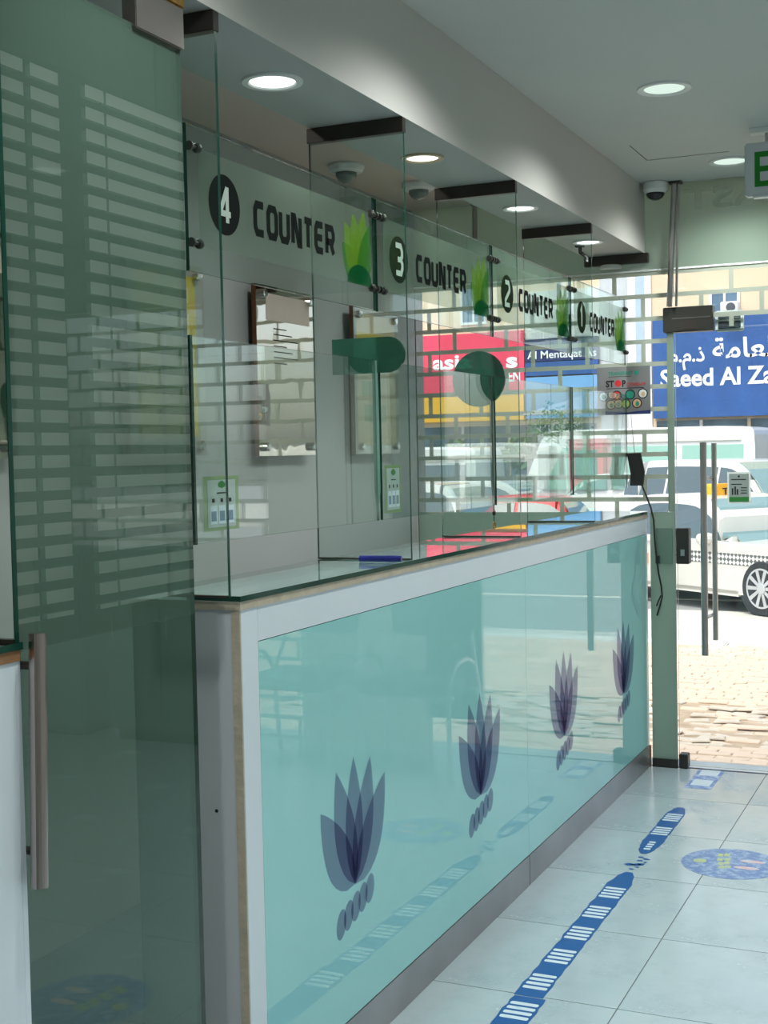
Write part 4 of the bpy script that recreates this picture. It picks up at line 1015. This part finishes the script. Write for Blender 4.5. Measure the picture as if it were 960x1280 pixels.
van('van', (7.4, 25.0, ZR), 0, 'white van farther along the road, mirrored in the teller screens', 'carglass', L=5.6, H=2.2, slope=1.1)
car('hatchback', (-8.6, 18.4, ZR), math.radians(180), 'white short car low behind the brick pattern window', M['carwhite'], L=4.2, H=1.55, gh=(.1,.5,2.3,3.2), wx=(.8,3.3), pillars=(1.4,))
car('sedan', (-8.6, 22.6, ZR), math.radians(180), 'white saloon car between the short car and the long van', M['carwhite'], H=1.5)
car('red_car', (-7.1, 20.25, ZR), math.radians(180), 'red car low behind the poster and the counter end', M['carred'], L=3.2, Wd=1.5, gh=(.1,.5,1.6,2.4), wx=(.6,2.5), pillars=(1.1,), H=1.30)
car('sedan', (4.4, 29.5, ZR), math.radians(4), 'white saloon car outside to the right, mirrored in the glass', M['carwhite'])

# ------------------------------------------------------------------ buildings across the road
FY = 36.0
bd = empty('street_building', (-6, FY, ZR), 'tan rendered building with shop signs across the road', 'building')
B().box(-18, 3.3, FY, FY+8, ZR, 9.5).build('wall', M['tan'], bd)
def bwin(x0, x1, z0, z1, m='winglass'):
    f = B(); t = .07
    f.box(x0-t, x1+t, FY-.06, FY-.001, z0-t, z0); f.box(x0-t, x1+t, FY-.06, FY-.001, z1, z1+t); f.box(x0-t, x0, FY-.06, FY-.001, z0, z1); f.box(x1, x1+t, FY-.06, FY-.001, z0, z1); f.box((x0+x1)/2-.03, (x0+x1)/2+.03, FY-.06, FY-.001, z0, z1)
    fo = f.build('window_frame', M['offwhite'], bd)
    for q0, q1 in ((x0, (x0+x1)/2-.03), ((x0+x1)/2+.03, x1)): B().box(q0, q1, FY-.03, FY-.002, z0, z1).build('pane', M[m], fo)
for x in (-13.6, -6.49, -3.4, -.6, 2.3): bwin(x, x+.66, 5.25 if x != -6.49 else 5.12, 6.4 if x != -6.49 else 5.62)
bwin(-11.0, -9.9, 4.75, 5.35)
ac = empty('air_conditioner', (-5.97, FY-.3, 4.93), 'white air conditioner box on the tan wall just above the blue sign', 'air conditioner')
B().box(-6.2, -5.75, FY-.45, FY-.066, 5.02, 5.33).build('casing', M['offwhite'], ac, bevel=.02)
B().lathe([(.12,0),(.12,.02),(.03,.022)], (-5.93, FY-.451, 5.175), (0,-1,0), 20).build('fan_grille', M['cargrey'], ac)
B().box(-8.78, -8.12, FY-.06, FY-.001, ZR, 9.4).build('column', M['offwhite'], bd)
B().box(-8.55, -8.30, FY-.0625, FY-.0595, 3.6, 9.4).build('column_stripe', M['palestripe'], bd)
B().box(-9.55, -8.79, FY-.05, FY-.001, ZR, 6.3).build('shutter', M['shutter'], bd)
B().box(-11.75, -9.56, FY-.05, FY-.001, 4.66, 6.0).build('white_render', M['offwhite'], bd)
for (x0, x1) in ((-17.5,-15.1),(-15,-12.3),(-12.2,-9.7),(-8.0,-5.6),(-5.5,-3.0),(-2.9,-.4),(-.3,2.4)):
    s = B().box(x0, x1, FY-.06, FY-.002, ZR, 2.25).build('shop_front', M['shopglass'], bd)
    B().box(x0, x1, FY-.0625, FY-.0595, 1.55, 1.65).build('transom_bar', M['steel'], s); B().box((x0+x1)/2-.04, (x0+x1)/2+.04, FY-.0625, FY-.0595, ZR, 2.25).build('mullion', M['steel'], s)
def shop_sign(x0, x1, z0, z1, m, label, cat='sign'):
    e = empty('shop_sign', ((x0+x1)/2, FY-.2, z0), label, cat, 'shop signs across the road')
    B().box(x0, x1, FY-.18, FY-.064, z0, z1).build('board', M[m], e)
    for x in (x0+.2, x1-.24): B().box(x, x+.04, FY-.0638, FY-.0015, z0+.1, z1-.1).build('mounting_rail', M['steel'], e)
    return e
YS = FY-.185
s = shop_sign(-8.06, 1.2, 2.32, 5.0, 'signblue', 'big blue shop sign with white Arabic and Latin lettering across the road')
lettering('lettering', 'Saeed Al Za', .47, (-7.86, YS, 3.17), EX, EZ, M['signwhite'], s, depth=.004, bold=.025, width=2.98)
ar = '\uFE94\uFEE3\uFE8E\uFECC\uFEDF\uFE8D'
lettering('lettering', ar, .52, (-6.46, YS, 3.88), EX, EZ, M['signwhite'], s, depth=.004, bold=.02, width=1.72)
lettering('lettering', '\uFEE1.\uFEE1.\uFEAB', .40, (-7.62, YS, 3.82), EX, EZ, M['signwhite'], s, depth=.004, bold=.02, width=.95)
s = shop_sign(-15.6, -11.72, 3.22, 4.92, 'signred', 'red shop sign with white lettering across the road')
lettering('lettering', 'asia', .42, (-14.50, YS, 3.93), EX, EZ, M['signwhite'], s, depth=.004, bold=.03, width=1.20)
lettering('lettering', 's', .42, (-12.25, YS, 3.90), EX, EZ, M['signwhite'], s, depth=.004, bold=.04, width=.34)
lettering('lettering', 'EN', .30, (-12.2, YS, 3.50), EX, EZ, M['signwhite'], s, depth=.004, bold=.03, width=.36)
shop_sign(-15.6, -11.75, 2.40, 3.12, 'signyellow', 'plain yellow fascia below the red shop sign')
s = shop_sign(-11.70, -9.58, 4.02, 4.64, 'signnavy', 'navy shop sign with white lettering right of the red one')
lettering('lettering', 'Al Mentaqat As', .22, (-11.62, YS, 4.10), EX, EZ, M['signwhite'], s, depth=.004, bold=.015, width=2.0)
s2 = shop_sign(-11.70, -9.58, 3.62, 4.0, 'signblue', 'blue fascia strip under the navy shop sign')
shop_sign(-11.70, -9.58, 2.42, 3.58, 'signsky', 'light blue panel between the yellow fascia and the white column')

def tree(x, y, h, r, label):
    e = empty('street_tree', (x, y, ZR), label, 'tree', 'street trees'); rg = random.Random(int(x*100))
    B().tube([(x,y,ZR),(x+.05,y,ZR+h*.3),(x,y,ZR+h*.6)], [.09,.07,.05], 8).build('trunk', M['bark'], e)
    b = B()
    for _ in range(500):
        d = Vector((rg.gauss(0,1), rg.gauss(0,1), rg.gauss(0,.8))).normalized()*r*rg.uniform(.3,1); c = Vector((x,y,ZR+h*.68))+Vector((d.x,d.y,d.z*.75))
        u = Vector((rg.uniform(-1,1),rg.uniform(-1,1),rg.uniform(-1,1))).normalized(); v = u.orthogonal().normalized(); s_ = rg.uniform(.06,.13)
        b.add([c+u*s_, c+v*s_*.6, c-u*s_, c-v*s_*.6], [(0,1,2,3)])
    o = b.build('crown', M['leaf'], e); o['kind'] = 'stuff'
sh_ = empty('low_shed', (9, 64, ZR), 'low shed with a pale pitched roof far down the open side of the road', 'building')
B().box(3, 16, 60, 68, ZR, 3.2).build('wall', M['offwhite'], sh_)
B().prism([(-7.2,0),(7.2,0),(0,1.9)], (9.5, 59.4, 3.2), EX, EZ, (0,9.2,0)).build('roof', M['shutter'], sh_)
for x in (4.5, 8.2, 12): B().box(x, x+1.6, 59.9, 59.99, ZR, 2.0).build('door', M['shopglass'], sh_)
kk = empty('red_kiosk', (9.6, 46, ZR), 'red and white kiosk standing on the open side of the road', 'kiosk')
B().box(9.0, 10.2, 45.4, 46.6, ZR, 1.9).build('body', M['signred'], kk); B().box(8.8, 10.4, 45.2, 46.8, 1.9, 2.15).build('roof', M['offwhite'], kk)
B().box(9.2, 10.0, 45.33, 45.4, .5, 1.5).build('window', M['shopglass'], kk)
tree(5.2, 50.0, 4.0, 1.3, 'green street tree far off at the left end of the low shed'); tree(12.6, 52.0, 4.4, 1.5, 'green street tree far off beyond the red kiosk')
tree(-12.2, 32.0, 2.7, .75, 'low green street tree left of the dark green disc edge'); tree(-10.6, 33.0, 2.9, .8, 'low green street tree behind the long white van')
# far kerb and far side walk
tag(B().box(-60, 60, 33.4, FY+10, ZR, ZR+.14).build('far_sidewalk', M['concrete']), kind='structure')
